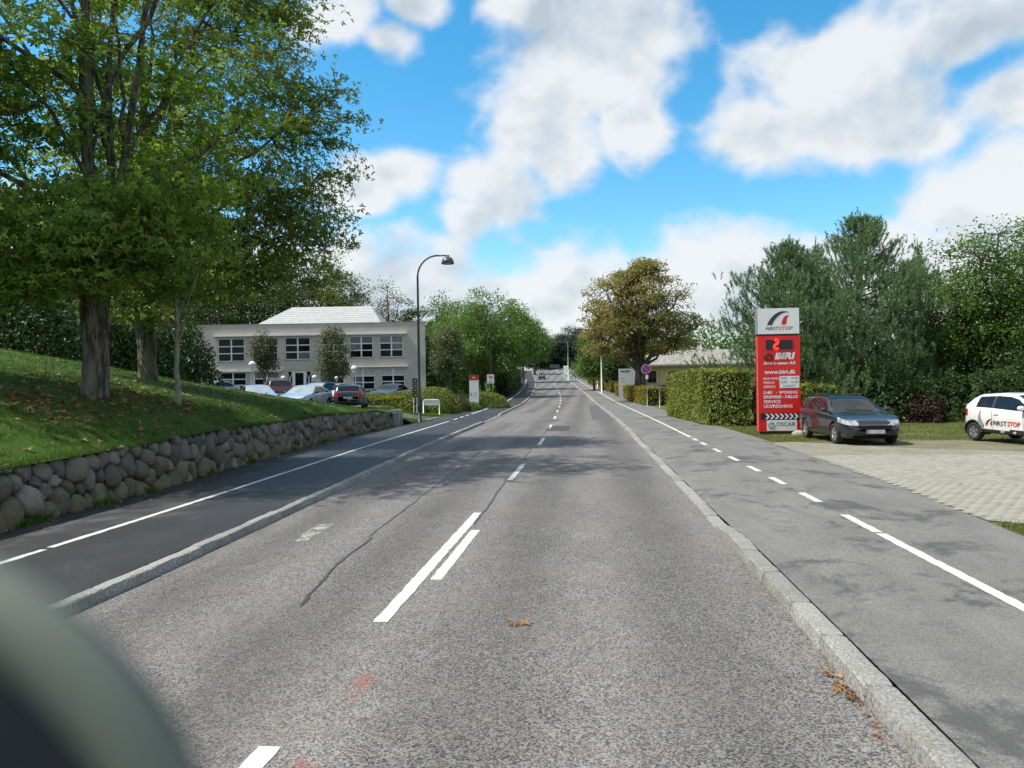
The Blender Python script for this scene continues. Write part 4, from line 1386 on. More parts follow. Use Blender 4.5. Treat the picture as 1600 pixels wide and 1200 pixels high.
rs = np.random.RandomState(77)
wood_mass('far_woods', 'far woods on the skyline right of the autumn chestnut', [(at(x, 560, D).x, at(x, 560, D).y, 1.5, 9, 6, at(x, tp, D).z - 1.5) for x, D, tp in
          [(1040, 190, 530), (1075, 185, 512), (1105, 180, 505), (1135, 185, 508), (1170, 175, 520), (1210, 170, 505), (1260, 160, 500), (1330, 150, 500), (1400, 140, 500), (1480, 130, 500), (1560, 120, 480), (1640, 110, 480), (1010, 200, 535), (980, 210, 540)]],
          L_MID, 78, 1200, 0.75)
wood_mass('far_woods', 'far dark woods filling the gaps behind the office block and the bank', [(at(x, 560, D).x, at(x, 560, D).y, 1.0, 10, 6, at(x, tp, D).z - 1.0) for x, D, tp in
          [(-250, 90, 420), (-150, 90, 430), (-60, 95, 440), (40, 95, 450), (140, 100, 460), (240, 105, 455), (330, 110, 470), (430, 112, 470), (520, 115, 480), (600, 120, 500), (660, 125, 510), (710, 130, 510)]],
          L_DARK, 79, 1300, 0.65)

# ---------------------------------------------------------------- right: pines, broadleaf, hedges
P1 = wz(1238, 640, 37)
pine('pine_tree', 'leftmost pine, behind the red pylon sign', P1, 9.0, 3.3, 3000, 81, 'pines beside the forecourt')
pine('pine_tree', 'tallest pine, above the dark grey estate car', wz(1345, 640, 39), 10.8, 3.9, 4000, 82, 'pines beside the forecourt')
pine('pine_tree', 'thin-topped pine behind the tallest one', wz(1278, 640, 43), 10.0, 2.0, 1300, 83, 'pines beside the forecourt')
pine('pine_tree', 'dark pine right of the tallest one', wz(1432, 640, 42), 8.8, 3.2, 2600, 84, 'pines beside the forecourt')
pine('pine_tree', 'low dark pine behind the white hatchback', wz(1510, 640, 41), 5.6, 2.8, 1800, 85, 'pines beside the forecourt')
pine('spruce_tree', 'narrow spruce tip between the pines and the broad-leaved tree', wz(1433, 640, 46), 10.6, 1.1, 420, 87, None,
     prof=lambda t: np.interp(t, [0, 1], [1.0, 0.04]))
tree('broadleaf_tree', 'light green broad-leaved tree at the right edge', wz(1565, 640, 38), 9.0, 0.22,
     [(0, 0, 6.6, 3.2, 3.2, 3.4), (-1.6, 0, 5.2, 2.0, 2.2, 2.2), (2.2, 0, 6.0, 2.6, 2.4, 3.0), (0.3, 0, 4, 3.4, 3.0, 2)], 430, 80, 0.15, L_MID, 88, 'kite', (0.5, 0.5, 0.24), 12, gap=0.22, twig=0.02)
for k, (px, D, rx, h, lm, lab, nm) in enumerate([
        (1430, 34.5, 1.0, 1.25, L_RED, 'red-brown shrub between the two parked cars', 'red_shrub'),
        (1385, 35, 1.8, 2.6, L_DARK, 'dark shrub behind the bonnet of the grey estate car', 'evergreen_bush'),
        (1490, 35, 1.9, 2.4, L_DARK, 'dark shrub left of the white hatchback', 'evergreen_bush'),
        (1570, 34, 2.2, 2.6, L_DARK, 'dark shrub behind the white hatchback', 'evergreen_bush'),
        (1640, 33, 2.2, 3.0, L_DARK, 'dark shrub at the right edge behind the white hatchback', 'evergreen_bush'),
        (1320, 36, 1.8, 2.0, L_DARK, 'dark shrub behind the roof of the grey estate car', 'evergreen_bush')]):
    shrub(nm, lab, wz(px, 640, D), rx, 1.4, h, 6500, 0.13, lm, 90 + k, 'shrub', None, bump=0.25)
shrub('leafy_bush', 'yellow-green bush between the red pylon sign and the grey car', wz(1285, 640, 35.5), 1.6, 1.2, 2.3, 6000, 0.12, L_HEDGE, 97, 'bush', bump=0.25)
# hedges
hedge('tall_hedge', 'tall loosely clipped hedge left of the red pylon sign', [(6.9, 34.6), (6.4, 34.65), (6.1, 34.8), (5.9, 35.1), (5.78, 35.6), (5.6, 38), (5.1, 44.5)], 1.5, [2.4, 2.42, 2.44, 2.45, 2.46, 2.46, 2.35], 36000, 0.12, L_HEDGE, 101, rough=0.07, bulge=0.09)
hedge('tall_hedge', 'tall hedge running back from the red pylon sign under the pines', [(7.3, 34.3), (10.5, 35.0)], 1.2, 1.7, 9000, 0.12, L_HEDGE, 105, rough=0.1, bulge=0.18)
hedge('low_hedge', 'golden low hedge in front of the autumn chestnut', [(4.95, 61.5), (4.3, 76), (3.55, 93)], 1.3, [1.45, 1.35, 1.3], 17000, 0.17, L_HEDGE_Y, 102, bulge=0.10)
hedge('low_hedge', 'dark end of the low hedge turning away by the grey pole', [(5.7, 62.0), (9.0, 63.0)], 1.0, 1.4, 7000, 0.15, L_HEDGE, 103, bulge=0.10)
hedge('low_hedge', 'yellowish low hedge under the flagpoles farther along the road', [(3.3, 99), (2.0, 118), (0.2, 142)], 1.4, [1.5, 1.45, 1.4], 12000, 0.24, L_HEDGE_Y, 104, bulge=0.12)
hedge('low_hedge', 'dark green low hedge end facing the camera by the flagpoles', [(3.9, 98.6), (7.6, 99.2)], 1.2, 1.5, 6000, 0.2, L_HEDGE, 108, bulge=0.12)
hedge('low_hedge', 'long clipped green hedge in front of the parked cars', [(at(572, 630, 52).x, at(572, 630, 52).y), (at(636, 630, 51).x, at(636, 630, 51).y)], 1.0, 0.85, 8000, 0.11, L_HEDGE, 106, bulge=0.05)
hedge('roadside_hedge', 'dark roadside hedge below the overhanging trees on the left', [(-10.6, 92), (-11.6, 115), (-14, 145)], 1.6, 2.6, 9000, 0.3, L_DARK, 107, bulge=0.2)
for k, (px, D, rx, ry, h, lm, lab, n) in enumerate([
        (678, 52, 1.9, 1.3, 1.75, L_HEDGE, 'largest rounded green shrub behind the white rail', 7000),
        (642, 51, 0.9, 0.9, 1.35, L_HEDGE, 'clipped shrub at the end of the long hedge', 3500),
        (716, 55, 0.95, 0.9, 1.0, L_OLIVE, 'low round olive-brown shrub left of the white pylon sign', 3500),
        (738, 57, 0.75, 0.7, 0.6, L_MID, 'small low shrub at the foot of the white and red pylon sign', 2200),
        (760, 61, 1.9, 1.0, 1.35, L_HEDGE, 'rounded shrub behind the small white notice on the post', 5000),
        (712, 63, 2.4, 1.0, 1.1, L_OLIVE, 'brownish hedge-like shrub in front of the small street tree', 4500)]):
    p = wz(px, 630, D)
    shrub('round_shrub', lab, p, rx, ry, h, n, 0.12, lm, 110 + k, 'shrub', 'shrubs by the entrance', bump=0.06, depth=0.18, power=0.9)

# ---------------------------------------------------------------- grass blades and fallen leaves
def blades(name, label, X, Y, zf, hmin, hmax, wid, mat, seed):
    r = np.random.RandomState(seed)
    n = len(X)
    Z = zf(X, Y)
    a = r.rand(n) * 2 * PI
    h = r.uniform(hmin, hmax, n)
    dx, dy = np.cos(a) * wid / 2, np.sin(a) * wid / 2
    lx, ly = r.normal(0, 0.4, n) * h, r.normal(0, 0.4, n) * h
    V = np.stack([np.stack([X - dx, Y - dy, Z - 0.01], 1), np.stack([X + dx, Y + dy, Z - 0.01], 1), np.stack([X + lx, Y + ly, Z + h], 1)], 1).reshape(-1, 3)
    o = link(name, fast_mesh(name, V, [np.arange(3 * n).reshape(-1, 3)], mat))
    tag(o, label, 'grass', kind='stuff')
    return o


r_ = np.random.RandomState(3)
n_ = 130000
Yb = 8 + 32 * r_.rand(n_) ** 1.25
Tb = 13 * r_.rand(n_) ** 1.5
Xb = LO(Yb) - Tb
kk = vnoise(np.stack([Xb, Yb, 0 * Xb], 1), 1.3, 6) + 0.5 * vnoise(np.stack([Xb, Yb, 0 * Xb], 1), 5.0, 7) > -0.55 + 0.5 * r_.rand(n_)
Xb, Yb = Xb[kk], Yb[kk]
blades('grass', 'mown green grass of the bank above the stone wall', Xb, Yb, bank_z, 0.025, 0.085, 0.015, M_BLADE, 4)
Yb = 7.7 + 29 * r_.rand(9000)
Xb = LO(Yb) - 0.02 - 0.16 * r_.rand(9000)
blades('grass', 'longer grass fringe hanging over the stone wall top', Xb, Yb, bank_z, 0.04, 0.11, 0.014, M_BLADE, 5)
Yb = 39.5 + 9 * r_.rand(16000)
Xb = LO(Yb) - 0.1 - 4 * r_.rand(16000)
blades('grass', 'bright grass patch round the lamp post', Xb, Yb, bank_z, 0.03, 0.08, 0.02, M_BLADE, 6)
Yb = 25 + 12 * r_.rand(30000)
Xb = RO(Yb) + 0.05 + 11 * r_.rand(30000) ** 1.2
kk = ~np.array([inside((x, y), FC) for x, y in zip(Xb, Yb)])
blades('grass', 'short dry grass strip under the red pylon sign and parked cars', Xb[kk], Yb[kk], right_z, 0.02, 0.07, 0.02, M_BLADE_DRY, 7)
Yb = 7 + 4.0 * r_.rand(14000)
Xb = RO(Yb) + 0.02 + 3 * r_.rand(14000)
kk = ~np.array([inside((x, y), FC) for x, y in zip(Xb, Yb)])
blades('grass', 'yellow-green grass wedge at the right edge beside the pavement', Xb[kk], Yb[kk], right_z, 0.03, 0.09, 0.012, M_BLADE_DRY, 8)


r_ = np.random.RandomState(31)
Yb = np.concatenate([r_.normal(c, 0.12, 260) for c in (10.6, 10.9, 12.6, 14.0, 16.8, 19.5, 23, 26.5, 30, 33)])
Xb = LO(Yb) + 0.06 + np.abs(r_.normal(0, 0.06, len(Yb)))
blades('weeds', 'weeds growing along the foot of the stone wall', Xb, Yb, lambda x, y: 0.1 + 0 * x, 0.03, 0.16, 0.02, M_BLADE, 32)


def litter(name, label, X, Y, zf, size, seed, lift=0.02):
    r = np.random.RandomState(seed)
    n = len(X)
    C = np.stack([X, Y, zf(X, Y) + lift + 0.02 * r.rand(n)], 1)
    V, F = leaf_geo(C, size * r.uniform(0.5, 1.3, n), r.normal(size=(n, 3)) * 0.35 + np.array([0, 0, 1.0]), r, 'palm')
    o = link(name, fast_mesh(name, V, [F], M_LITTER))
    tag(o, label, 'leaves', kind='stuff')


r_ = np.random.RandomState(9)
X_, Y_q = [], []
for (cx, cy, sx, sy, n) in [(-11.2, 14.6, 1.0, 1.0, 240), (-12.6, 12.2, 0.9, 1.0, 200), (-11.6, 16.6, 1.6, 1.4, 160), (-11.0, 18.8, 0.8, 1.2, 170), (-12, 19.5, 3, 4, 380), (-10.2, 12.5, 1.2, 3, 60), (-14, 26, 3, 4, 200)]:
    X_.append(r_.normal(cx, sx, n))
    Y_q.append(r_.normal(cy, sy, n))
X_, Y_q = np.concatenate(X_), np.concatenate(Y_q)
kk = X_ < LO(Y_q) - 0.3
litter('fallen_leaves', 'brown fallen leaves scattered under the maples on the bank', X_[kk], Y_q[kk], bank_z, 0.13, 10, 0.03)
Y_q = r_.uniform(8.5, 30, 110)
X_ = LO(Y_q) + np.abs(r_.normal(0.1, 0.35, 110))
litter('fallen_leaves', 'brown leaves blown against the foot of the stone wall', X_, Y_q, lambda x, y: 0.1 + 0 * x, 0.07, 11, 0.012)
Y_q = r_.normal(5.35, 0.22, 34)
X_ = RK(Y_q) - 0.06 - np.abs(r_.normal(0, 0.045, 34))
litter('fallen_leaves', 'small drift of orange leaves in the gutter against the right kerb', X_, Y_q, lambda x, y: 0 * x, 0.055, 12, 0.01)
Y_q = r_.uniform(4.5, 9, 40)
X_ = RK(Y_q) - 0.05 - np.abs(r_.normal(0, 0.03, 40))
litter('fallen_leaves', 'leaf crumbs strewn along the right gutter', X_, Y_q, lambda x, y: 0 * x, 0.025, 13, 0.008)
C1 = np.array([[-0.68, 6.56, 0.055], [-0.60, 6.58, 0.06]])
V_, F_ = leaf_geo(C1, np.array([0.11, 0.09]), np.array([[0.2, -0.3, 1.0], [-.3, -.4, 1]]), np.random.RandomState(2), 'palm')
o_ = link('fallen_leaf', fast_mesh('fallen_leaf', V_, [F_], M_LITTER))
tag(o_, 'single orange-brown fallen leaf lying in the middle of the road', 'leaf')

# ---------------------------------------------------------------- office block
def brickmat(name, c1, c2, mortar):
    mt = bpy.data.materials.new(name)
    mt.use_nodes = True
    b = NB(mt.node_tree)
    tc = b.n('ShaderNodeTexCoord').outputs['Object']
    s = b.n('ShaderNodeSeparateXYZ', {0: tc})
    v = b.n('ShaderNodeCombineXYZ', {0: b.m('ADD', s.outputs[0], s.outputs[1]), 1: s.outputs[2]}).outputs[0]
    br = b.n('ShaderNodeTexBrick', {'Vector': v, 'Color1': c1, 'Color2': c2, 'Mortar': mortar, 'Scale': 1.0, 'Mortar Size': 0.008,
                                    'Brick Width': 0.24, 'Row Height': 0.067})
    nz = b.noise(tc, 0.7, 7.0, 0.65)
    col = b.n('ShaderNodeHueSaturation', {'Value': b.m('ADD', 0.72, b.m('MULTIPLY', nz, 0.56)), 'Color': br.outputs[0]}).outputs[0]
    rain = b.smooth(b.noise(b.v('MULTIPLY', tc, (1.5, 1.5, 0.12)), 1.5, 6.0, 0.6), 0.55, 0.8, 0, 0.25)
    col = b.mix(rain, col, tuple(x * 0.55 for x in c1))
    bn = b.n('ShaderNodeBump', {'Strength': 0.4, 'Distance': 0.01, 'Height': br.outputs[1]}, invert=True)
    p = b.n('ShaderNodeBsdfPrincipled', {'Base Color': col, 'Roughness': 0.9, 'Normal': bn.outputs[0]})
    b.to(p.outputs[0], b.n('ShaderNodeOutputMaterial').inputs[0])
    return mt


def glassmat(name, c, rough=0.04, refl=0.5):
    """window pane: dark room behind, sky and trees mirrored"""
    mt = bpy.data.materials.new(name)
    mt.use_nodes = True
    b = NB(mt.node_tree)
    tc = b.n('ShaderNodeTexCoord').outputs['Object']
    r = b.n('ShaderNodeObjectInfo').outputs['Random']
    col = b.mix(b.smooth(b.noise(tc, 1.3, 4.0), 0.4, 0.65), c, tuple(x * 0.5 for x in c))
    col = b.n('ShaderNodeHueSaturation', {'Value': b.m('ADD', 0.6, b.m('MULTIPLY', r, 0.8)), 'Color': col}).outputs[0]
    p = b.n('ShaderNodeBsdfPrincipled', {'Base Color': col, 'Roughness': rough, 'Specular IOR Level': refl, 'IOR': 1.5})
    b.to(p.outputs[0], b.n('ShaderNodeOutputMaterial').inputs[0])
    return mt


M_BRICK = brickmat('pale_brick', (0.47, 0.435, 0.375), (0.40, 0.37, 0.32), (0.43, 0.40, 0.36))
M_YBRICK = brickmat('yellow_render', (0.52, 0.40, 0.20), (0.48, 0.37, 0.18), (0.5, 0.4, 0.25))
M_PANE = glassmat('window_glass', (0.008, 0.010, 0.013), 0.04, 0.18)
M_BLIND = pm('pale_blind', (0.42, 0.50, 0.50), (0.36, 0.44, 0.45), 3, rough=0.3, spec=0.6)
M_BLIND2 = pm('half_drawn_blind', (0.13, 0.17, 0.18), (0.09, 0.12, 0.13), 3, rough=0.15, spec=0.6)
M_ROOFW = pm('white_roof_sheet', (0.43, 0.44, 0.43), (0.37, 0.38, 0.38), 2, rough=0.5, bump=0.1)
M_SLATE = pm('fibre_cement_roof', (0.30, 0.29, 0.26), (0.19, 0.185, 0.165), 2.5, detail=9, rough=0.95, bump=0.6, bscale=12, c3=(0.16, 0.165, 0.11), s3=0.8)

BL = wz(303, 626, 73)
BL.z = 0.62
office = empty('office_block', BL, YAW)
tag(office, 'two-storey pale brick office block with white framed windows and white hipped roof', 'building')
BW, BH, BD = 22.05, 7.42, 15.0
S16 = 73 / 1200.0


def bx_(px): return (px - 303) * S16


def bz_(px, py): return at(px, py, 73).z - 0.62


wins = []
for (x0, x1, y0, y1) in [(341, 383, 529, 565), (395, 435, 528, 564), (446, 486, 527, 562), (504, 539, 526, 561), (547, 584, 525, 559), (594, 631, 524, 558)]:
    wins.append((x0, x1, y0, y1, 'up'))
for (x0, x1, y0, y1) in [(343, 385, 582, 613), (397, 437, 581, 612), (500, 538, 577, 611), (549, 586, 576, 609), (596, 633, 575, 607)]:
    wins.append((x0, x1, y0, y1, 'low'))
rects = []
for (x0, x1, y0, y1, k) in wins:
    xm = (x0 + x1) / 2
    rects.append((bx_(x0), bx_(x1), bz_(xm, y1), bz_(xm, y0), k))
door = (bx_(448), bx_(488), 0.0, bz_(468, 579))
vent = (bx_(316), bx_(324.5), bz_(320, 576), bz_(320, 567))
open_ = [r[:4] for r in rects] + [door, vent]
xs = sorted(set([0, BW] + [v for r in open_ for v in r[:2]]))
zs = sorted(set([-0.5, BH] + [v for r in open_ for v in r[2:4]]))
wb = MB()
for i in range(len(xs) - 1):
    run = None
    for j in range(len(zs) - 1):
        cx, cz = (xs[i] + xs[i + 1]) / 2, (zs[j] + zs[j + 1]) / 2
        hole = any(r[0] < cx < r[1] and r[2] < cz < r[3] for r in open_)
        if not hole:
            run = (run[0], zs[j + 1]) if run else (zs[j], zs[j + 1])
        if hole or j == len(zs) - 2:
            if run:
                wb.box(xs[i], xs[i + 1], 0, 0.32, *run)
            run = None
wb.box(0, 0.3, 0.322, BD, -0.5, BH)
SKW = 1.9
wb.add([(BW - 0.3, 0.322, -0.5), (BW - 0.02, 0.322, -0.5), (BW - SKW, BD, -0.5), (BW - SKW - 0.3, BD, -0.5), (BW - 0.3, 0.322, BH), (BW - 0.02, 0.322, BH), (BW - SKW, BD, BH), (BW - SKW - 0.3, BD, BH)],
       [(0, 3, 2, 1), (4, 5, 6, 7), (0, 1, 5, 4), (1, 2, 6, 5), (2, 3, 7, 6), (3, 0, 4, 7)])
wb.box(0.302, BW - SKW - 0.302, BD - 0.3, BD, -0.5, BH)
wb.build('wall', M_BRICK, office)
MB().box(0.302, BW - SKW - 0.302, 0.33, BD - 0.31, BH - 0.6, BH - 0.35).build('flat_roof', M_LOT, office)
MB().box(-0.03, BW + 0.03, -0.03, 0.36, BH + 0.003, BH + 0.07).build('coping', pm('zinc_coping', (0.30, 0.30, 0.29), (0.25, 0.25, 0.25), 6, rough=0.5), office)
# hipped roof
hx0, hx1, hy0, hy1 = bx_(372), bx_(597), 2.0, 12.5
hz0, hz1 = BH - 0.4, at(520, 479, 80).z - 0.62
rf = MB()
rx0, rx1, ym = hx0 + 3.2, hx1 - 2.2, (hy0 + hy1) / 2
rv = [(hx0, hy0, hz0), (hx1, hy0, hz0), (hx1, hy1, hz0), (hx0, hy1, hz0), (rx0, ym, hz1), (rx1, ym, hz1)]
rf.add(rv, [(0, 1, 5, 4), (1, 2, 5), (2, 3, 4, 5), (3, 0, 4), (0, 3, 2, 1)])
roof = rf.build('roof', M_ROOFW, office)
sm = MB()
for k in range(1, 12):
    t = k / 12
    for (a, b_) in (((hx0 + (rx0 - hx0) * t, hy0 + (ym - hy0) * t, hz0 + (hz1 - hz0) * t), (hx1 + (rx1 - hx1) * t, hy0 + (ym - hy0) * t, hz0 + (hz1 - hz0) * t)),):
        sm.tube([(a[0], a[1], a[2] + 0.01), (b_[0], b_[1], b_[2] + 0.01)], 0.022, 4)
sm.build('roof_seam', M_ROOFW, roof)


def window(parent, x0, x1, z0, z1, cols, rows, mat_fr, seed, depth=0.12, pane_mat=None):
    r = random.Random(seed)
    f = MB()
    w = 0.075
    f.box(x0, x0 + w, depth, depth + 0.08, z0, z1)
    f.box(x1 - w, x1, depth, depth + 0.08, z0, z1)
    f.box(x0 + w, x1 - w, depth, depth + 0.08, z0, z0 + w)
    f.box(x0 + w, x1 - w, depth, depth + 0.08, z1 - w, z1)
    cw = (x1 - x0 - 2 * w) / cols
    ch = (z1 - z0 - 2 * w) / rows
    for c in range(1, cols):
        xm = x0 + w + c * cw
        f.box(xm - 0.06, xm + 0.06, depth - 0.005, depth + 0.075, z0 + w, z1 - w)
    for q in range(1, rows):
        zm = z0 + w + q * ch
        for c in range(cols):
            f.box(x0 + w + c * cw + (0.06 if c else 0), x0 + w + (c + 1) * cw - (0.06 if c < cols - 1 else 0), depth + 0.002, depth + 0.07, zm - 0.045, zm + 0.045)
    fo = f.build('window', mat_fr, parent)
    for q in range(rows):
        for c in range(cols):
            m = pane_mat(q, c) if pane_mat else M_PANE
            if m is M_PANE and r.random() < 0.10:
                m = M_BLIND2
            a = x0 + w + c * cw + 0.02
            bq = z0 + w + q * ch + 0.02
            dt = r.uniform(-0.004, 0.004)
            p = MB().add([(a, depth + 0.05 + dt, bq), (a + cw - 0.04, depth + 0.05 - dt, bq), (a + cw - 0.04, depth + 0.05 - dt, bq + ch - 0.04), (a, depth + 0.05 + dt, bq + ch - 0.04)], [(0, 1, 2, 3)]).build('pane', m, fo)
    sl = MB().box(x0 - 0.05, x1 + 0.05, -0.05, depth - 0.002, z0 - 0.06, z0 - 0.003)
    sl.build('sill', M_GREY, fo)
    return fo


for k, (x0, x1, z0, z1, kd) in enumerate(rects):
    blind = {4: M_BLIND2, 5: M_BLIND2, 9: M_BLIND, 10: M_BLIND, 8: M_BLIND2}.get(k)
    window(office, x0 + 0.003, x1 - 0.003, z0 + 0.003, z1 - 0.003, 2, 3, M_WHITE, k, pane_mat=(lambda q, c, b=blind: b if (b and q == 2) else M_PANE))
# dark void right behind the glass (rooms)
MB().box(0.6, BW - 0.7, 0.9, 1.0, 0.0, BH - 0.8).build('inner_wall', pm('dim_interior', (0.05, 0.05, 0.05), (0.03, 0.03, 0.03), 2, rough=0.9), office)
for (a, b_, py) in ((336, 637, 523.3), (337, 442, 580), (545, 638, 572.6)):
    xm = (a + b_) / 2
    z = bz_(xm, py)
    MB().box(bx_(a), bx_(b_), -0.28, -0.002, z - 0.05, z + 0.09).build('sunshade_ledge', M_WHITE, office)
# entrance: glazed door between two panels with white crosses
dx0, dx1, _, dz1 = door
dr = MB()
for (a, b_) in ((dx0, dx0 + 0.08), (bx_(457), bx_(459.5)), (bx_(476), bx_(478.5)), (dx1 - 0.08, dx1)):
    dr.box(a, b_, 0.1, 0.2, 0, dz1)
dr.box(dx0 + 0.081, dx1 - 0.081, 0.102, 0.198, dz1 - 0.1, dz1)
d_o = dr.build('entrance_frame', M_WHITE, office)
for (a, b_) in ((dx0 + 0.08, bx_(457)), (bx_(478.5), dx1 - 0.08)):
    MB().box(a, b_, 0.15, 0.16, 0.5, dz1 - 0.1).build('pane', M_PANE, d_o)
    MB().box(a, b_, 0.12, 0.18, 1.15, 1.22).build('rail', M_WHITE, d_o)
    MB().box(a, b_, 0.12, 0.18, 0, 0.5).build('kick_panel', M_WHITE, d_o)
    cr = MB()
    zA, zB = 1.22, dz1 - 0.1
    cr.tube([(a, 0.11, zA), (b_, 0.11, zB)], 0.032, 4).tube([(a, 0.125, zB), (b_, 0.125, zA)], 0.032, 4)
    cr.build('cross_brace', M_WHITE, d_o)
dl = MB()
a, b_ = bx_(459.5), bx_(476)
dl.box(a, a + 0.1, 0.12, 0.18, 0, dz1 - 0.1).box(b_ - 0.1, b_, 0.12, 0.18, 0, dz1 - 0.1).box(a + 0.1, b_ - 0.1, 0.12, 0.18, 0, 0.15).box(a + 0.1, b_ - 0.1, 0.12, 0.18, dz1 - 0.22, dz1 - 0.1)
dd = dl.build('door', M_WHITE, office)
MB().box(a + 0.1, b_ - 0.1, 0.145, 0.155, 0.15, dz1 - 0.22).build('pane', M_PANE, dd)
MB().tube([(b_ - 0.15, 0.08, 0.9), (b_ - 0.15, 0.08, 1.2)], 0.015, 6).build('handle', M_GREY, dd)
vb = MB()
for k in range(4):
    z = vent[2] + (vent[3] - vent[2]) * (k + 0.5) / 4
    vb.obox(((vent[0] + vent[1]) / 2, 0.1, z), ((vent[1] - vent[0]) / 2, 0, 0), (0, 0.05, 0.03), (0, -0.004, 0.008))
vb.box(vent[0], vent[1], 0.16, 0.17, vent[2], vent[3])
vb.build('vent_grille', M_BLACK, office)
MB().tube([(bx_(320), -0.03, 0), (bx_(320), -0.03, vent[2] - 0.1)], 0.03, 6).build('downpipe', M_GREY, office)
# outside stair rail at the left end
st = MB()
for k in range(5):
    st.tube([(-2.6, 0.6, 1.0 + 0.32 * k), (-0.2, 0.6, 1.0 + 0.32 * k)], 0.025, 6)
for k in range(4):
    st.tube([(-2.6 + 0.8 * k, 0.6, -0.3), (-2.6 + 0.8 * k, 0.6, 2.7)], 0.03, 6)
st.build('stair_railing', M_GREY, office)

# ---------------------------------------------------------------- yellow building on the right
YB = wz(1003, 600, 88)
yb = empty('yellow_building', YB, YAW - 0.25)
tag(yb, 'low yellow building with grey fibre-cement roof behind the tall hedge', 'building')
YW, YD = 15.5, 8.0
ez = at(1060, 571, 89).z - YB.z
rz1 = at(1080, 548, 92).z - YB.z
yopen = [(bx0, bx0 + 1.15, ez - 1.95, ez - 0.62) for bx0 in (0.5, 2.95, 5.2, 7.6, 10.2, 12.6)]
xs = sorted(set([0, YW] + [v for r in yopen for v in r[:2]]))
zs = sorted(set([-0.4, ez] + [v for r in yopen for v in r[2:4]]))
wb = MB()
for i in range(len(xs) - 1):
    for j in range(len(zs) - 1):
        cx, cz = (xs[i] + xs[i + 1]) / 2, (zs[j] + zs[j + 1]) / 2
        if not any(r[0] < cx < r[1] and r[2] < cz < r[3] for r in yopen):
            wb.box(xs[i], xs[i + 1], 0, 0.3, zs[j], zs[j + 1])
wb.box(0, 0.3, 0.302, YD, -0.4, ez).box(YW - 0.3, YW, 0.302, YD, -0.4, ez).box(0.302, YW - 0.302, YD - 0.3, YD, -0.4, ez)
wb.build('wall', M_YBRICK, yb)
M_BROWN = pm('brown_frame', (0.09, 0.05, 0.03), (0.06, 0.035, 0.02), 10, rough=0.6)
for k, r in enumerate(yopen):
    window(yb, r[0] + .003, r[1] - .003, r[2] + .003, r[3] - .003, 1, 2, M_WHITE if k == 1 else M_BROWN, k)
rf = MB()
rv = [(-0.5, -0.5, ez + 0.02), (YW + 0.5, -0.5, ez + 0.02), (YW + 0.5, YD + 0.5, ez + 0.02), (-0.5, YD + 0.5, ez + 0.02), (2.6, YD / 2, rz1), (YW - 2.6, YD / 2, rz1)]
rf.add(rv, [(0, 1, 5, 4), (1, 2, 5), (2, 3, 4, 5), (3, 0, 4), (0, 3, 2, 1)])
yr = rf.build('roof', M_SLATE, yb)
MB().box(6.2, 6.7, YD / 2 - 0.6, YD / 2 - 0.1, rz1 - 0.5, rz1 + 0.7).build('chimney', M_WHITE, yr)
MB().box(-0.5, YW + 0.5, -0.58, -0.502, ez - 0.12, ez + 0.08).build('gutter', M_GREY, yr)

# ---------------------------------------------------------------- lamps
def street_lamp(label, loc, h, rz):
    root = empty('street_lamp', loc, rz)
    tag(root, label, 'street lamp', 'curved street lamps')
    p = MB()
    rise = h - 1.25
    P = [(0, 0, -0.3), (0, 0, 1.2), (0.0, 0, 1.25), (0, 0, rise * 0.6), (0, 0, rise)]
    for k in range(1, 13):
        a = PI / 2 * k / 12
        P.append((1.05 * (1 - math.cos(a)), 0, rise + 1.15 * math.sin(a)))
    P.append((1.55, 0, rise + 1.15))
    R = [0.10, 0.10, 0.075, 0.065, 0.055] + [0.045] * 12 + [0.04]
    p.tube(P, R, 12)
    p.build('post', M_BLACK, root, True)
    hd = MB()
    z = rise + 1.12
    hd.lathe([(0.02, 0.12), (0.08, 0.10), (0.09, 0.02), (0.14, 0.0), (0.25, -0.08), (0.32, -0.20), (0.345, -0.36), (0.33, -0.37), (0.30, -0.22), (0.05, -0.12)], 28, 'z', (1.62, 0, z - 0.05))
    hd.build('lamp_head', pm('lamp_enamel', (0.06, 0.065, 0.07), (0.08, 0.085, 0.09), 8, rough=0.3), root, True)
    MB().lathe([(0.28, -0.30), (0.18, -0.38), (0.0, -0.40)], 20, 'z', (1.62, 0, z - 0.03)).build('diffuser', pm('frosted_glass', (0.5, 0.52, 0.55), (0.45, 0.47, 0.5), 4, rough=0.3), root, True)
    MB().box(-0.07, 0.07, -0.105, -0.098, 0.5, 0.9).build('hatch', M_BLACK, root)
    return root


LPz = wz(656, 657, 41.0)
street_lamp('tall black curved street lamp beside the office block', LPz, at(655, 397, 41.0).z - LPz.z, YAW)
LP2 = wz(768, 628, 72)
street_lamp('second black curved street lamp in front of the round green tree', LP2, at(780, 494, 72).z - LP2.z, YAW)


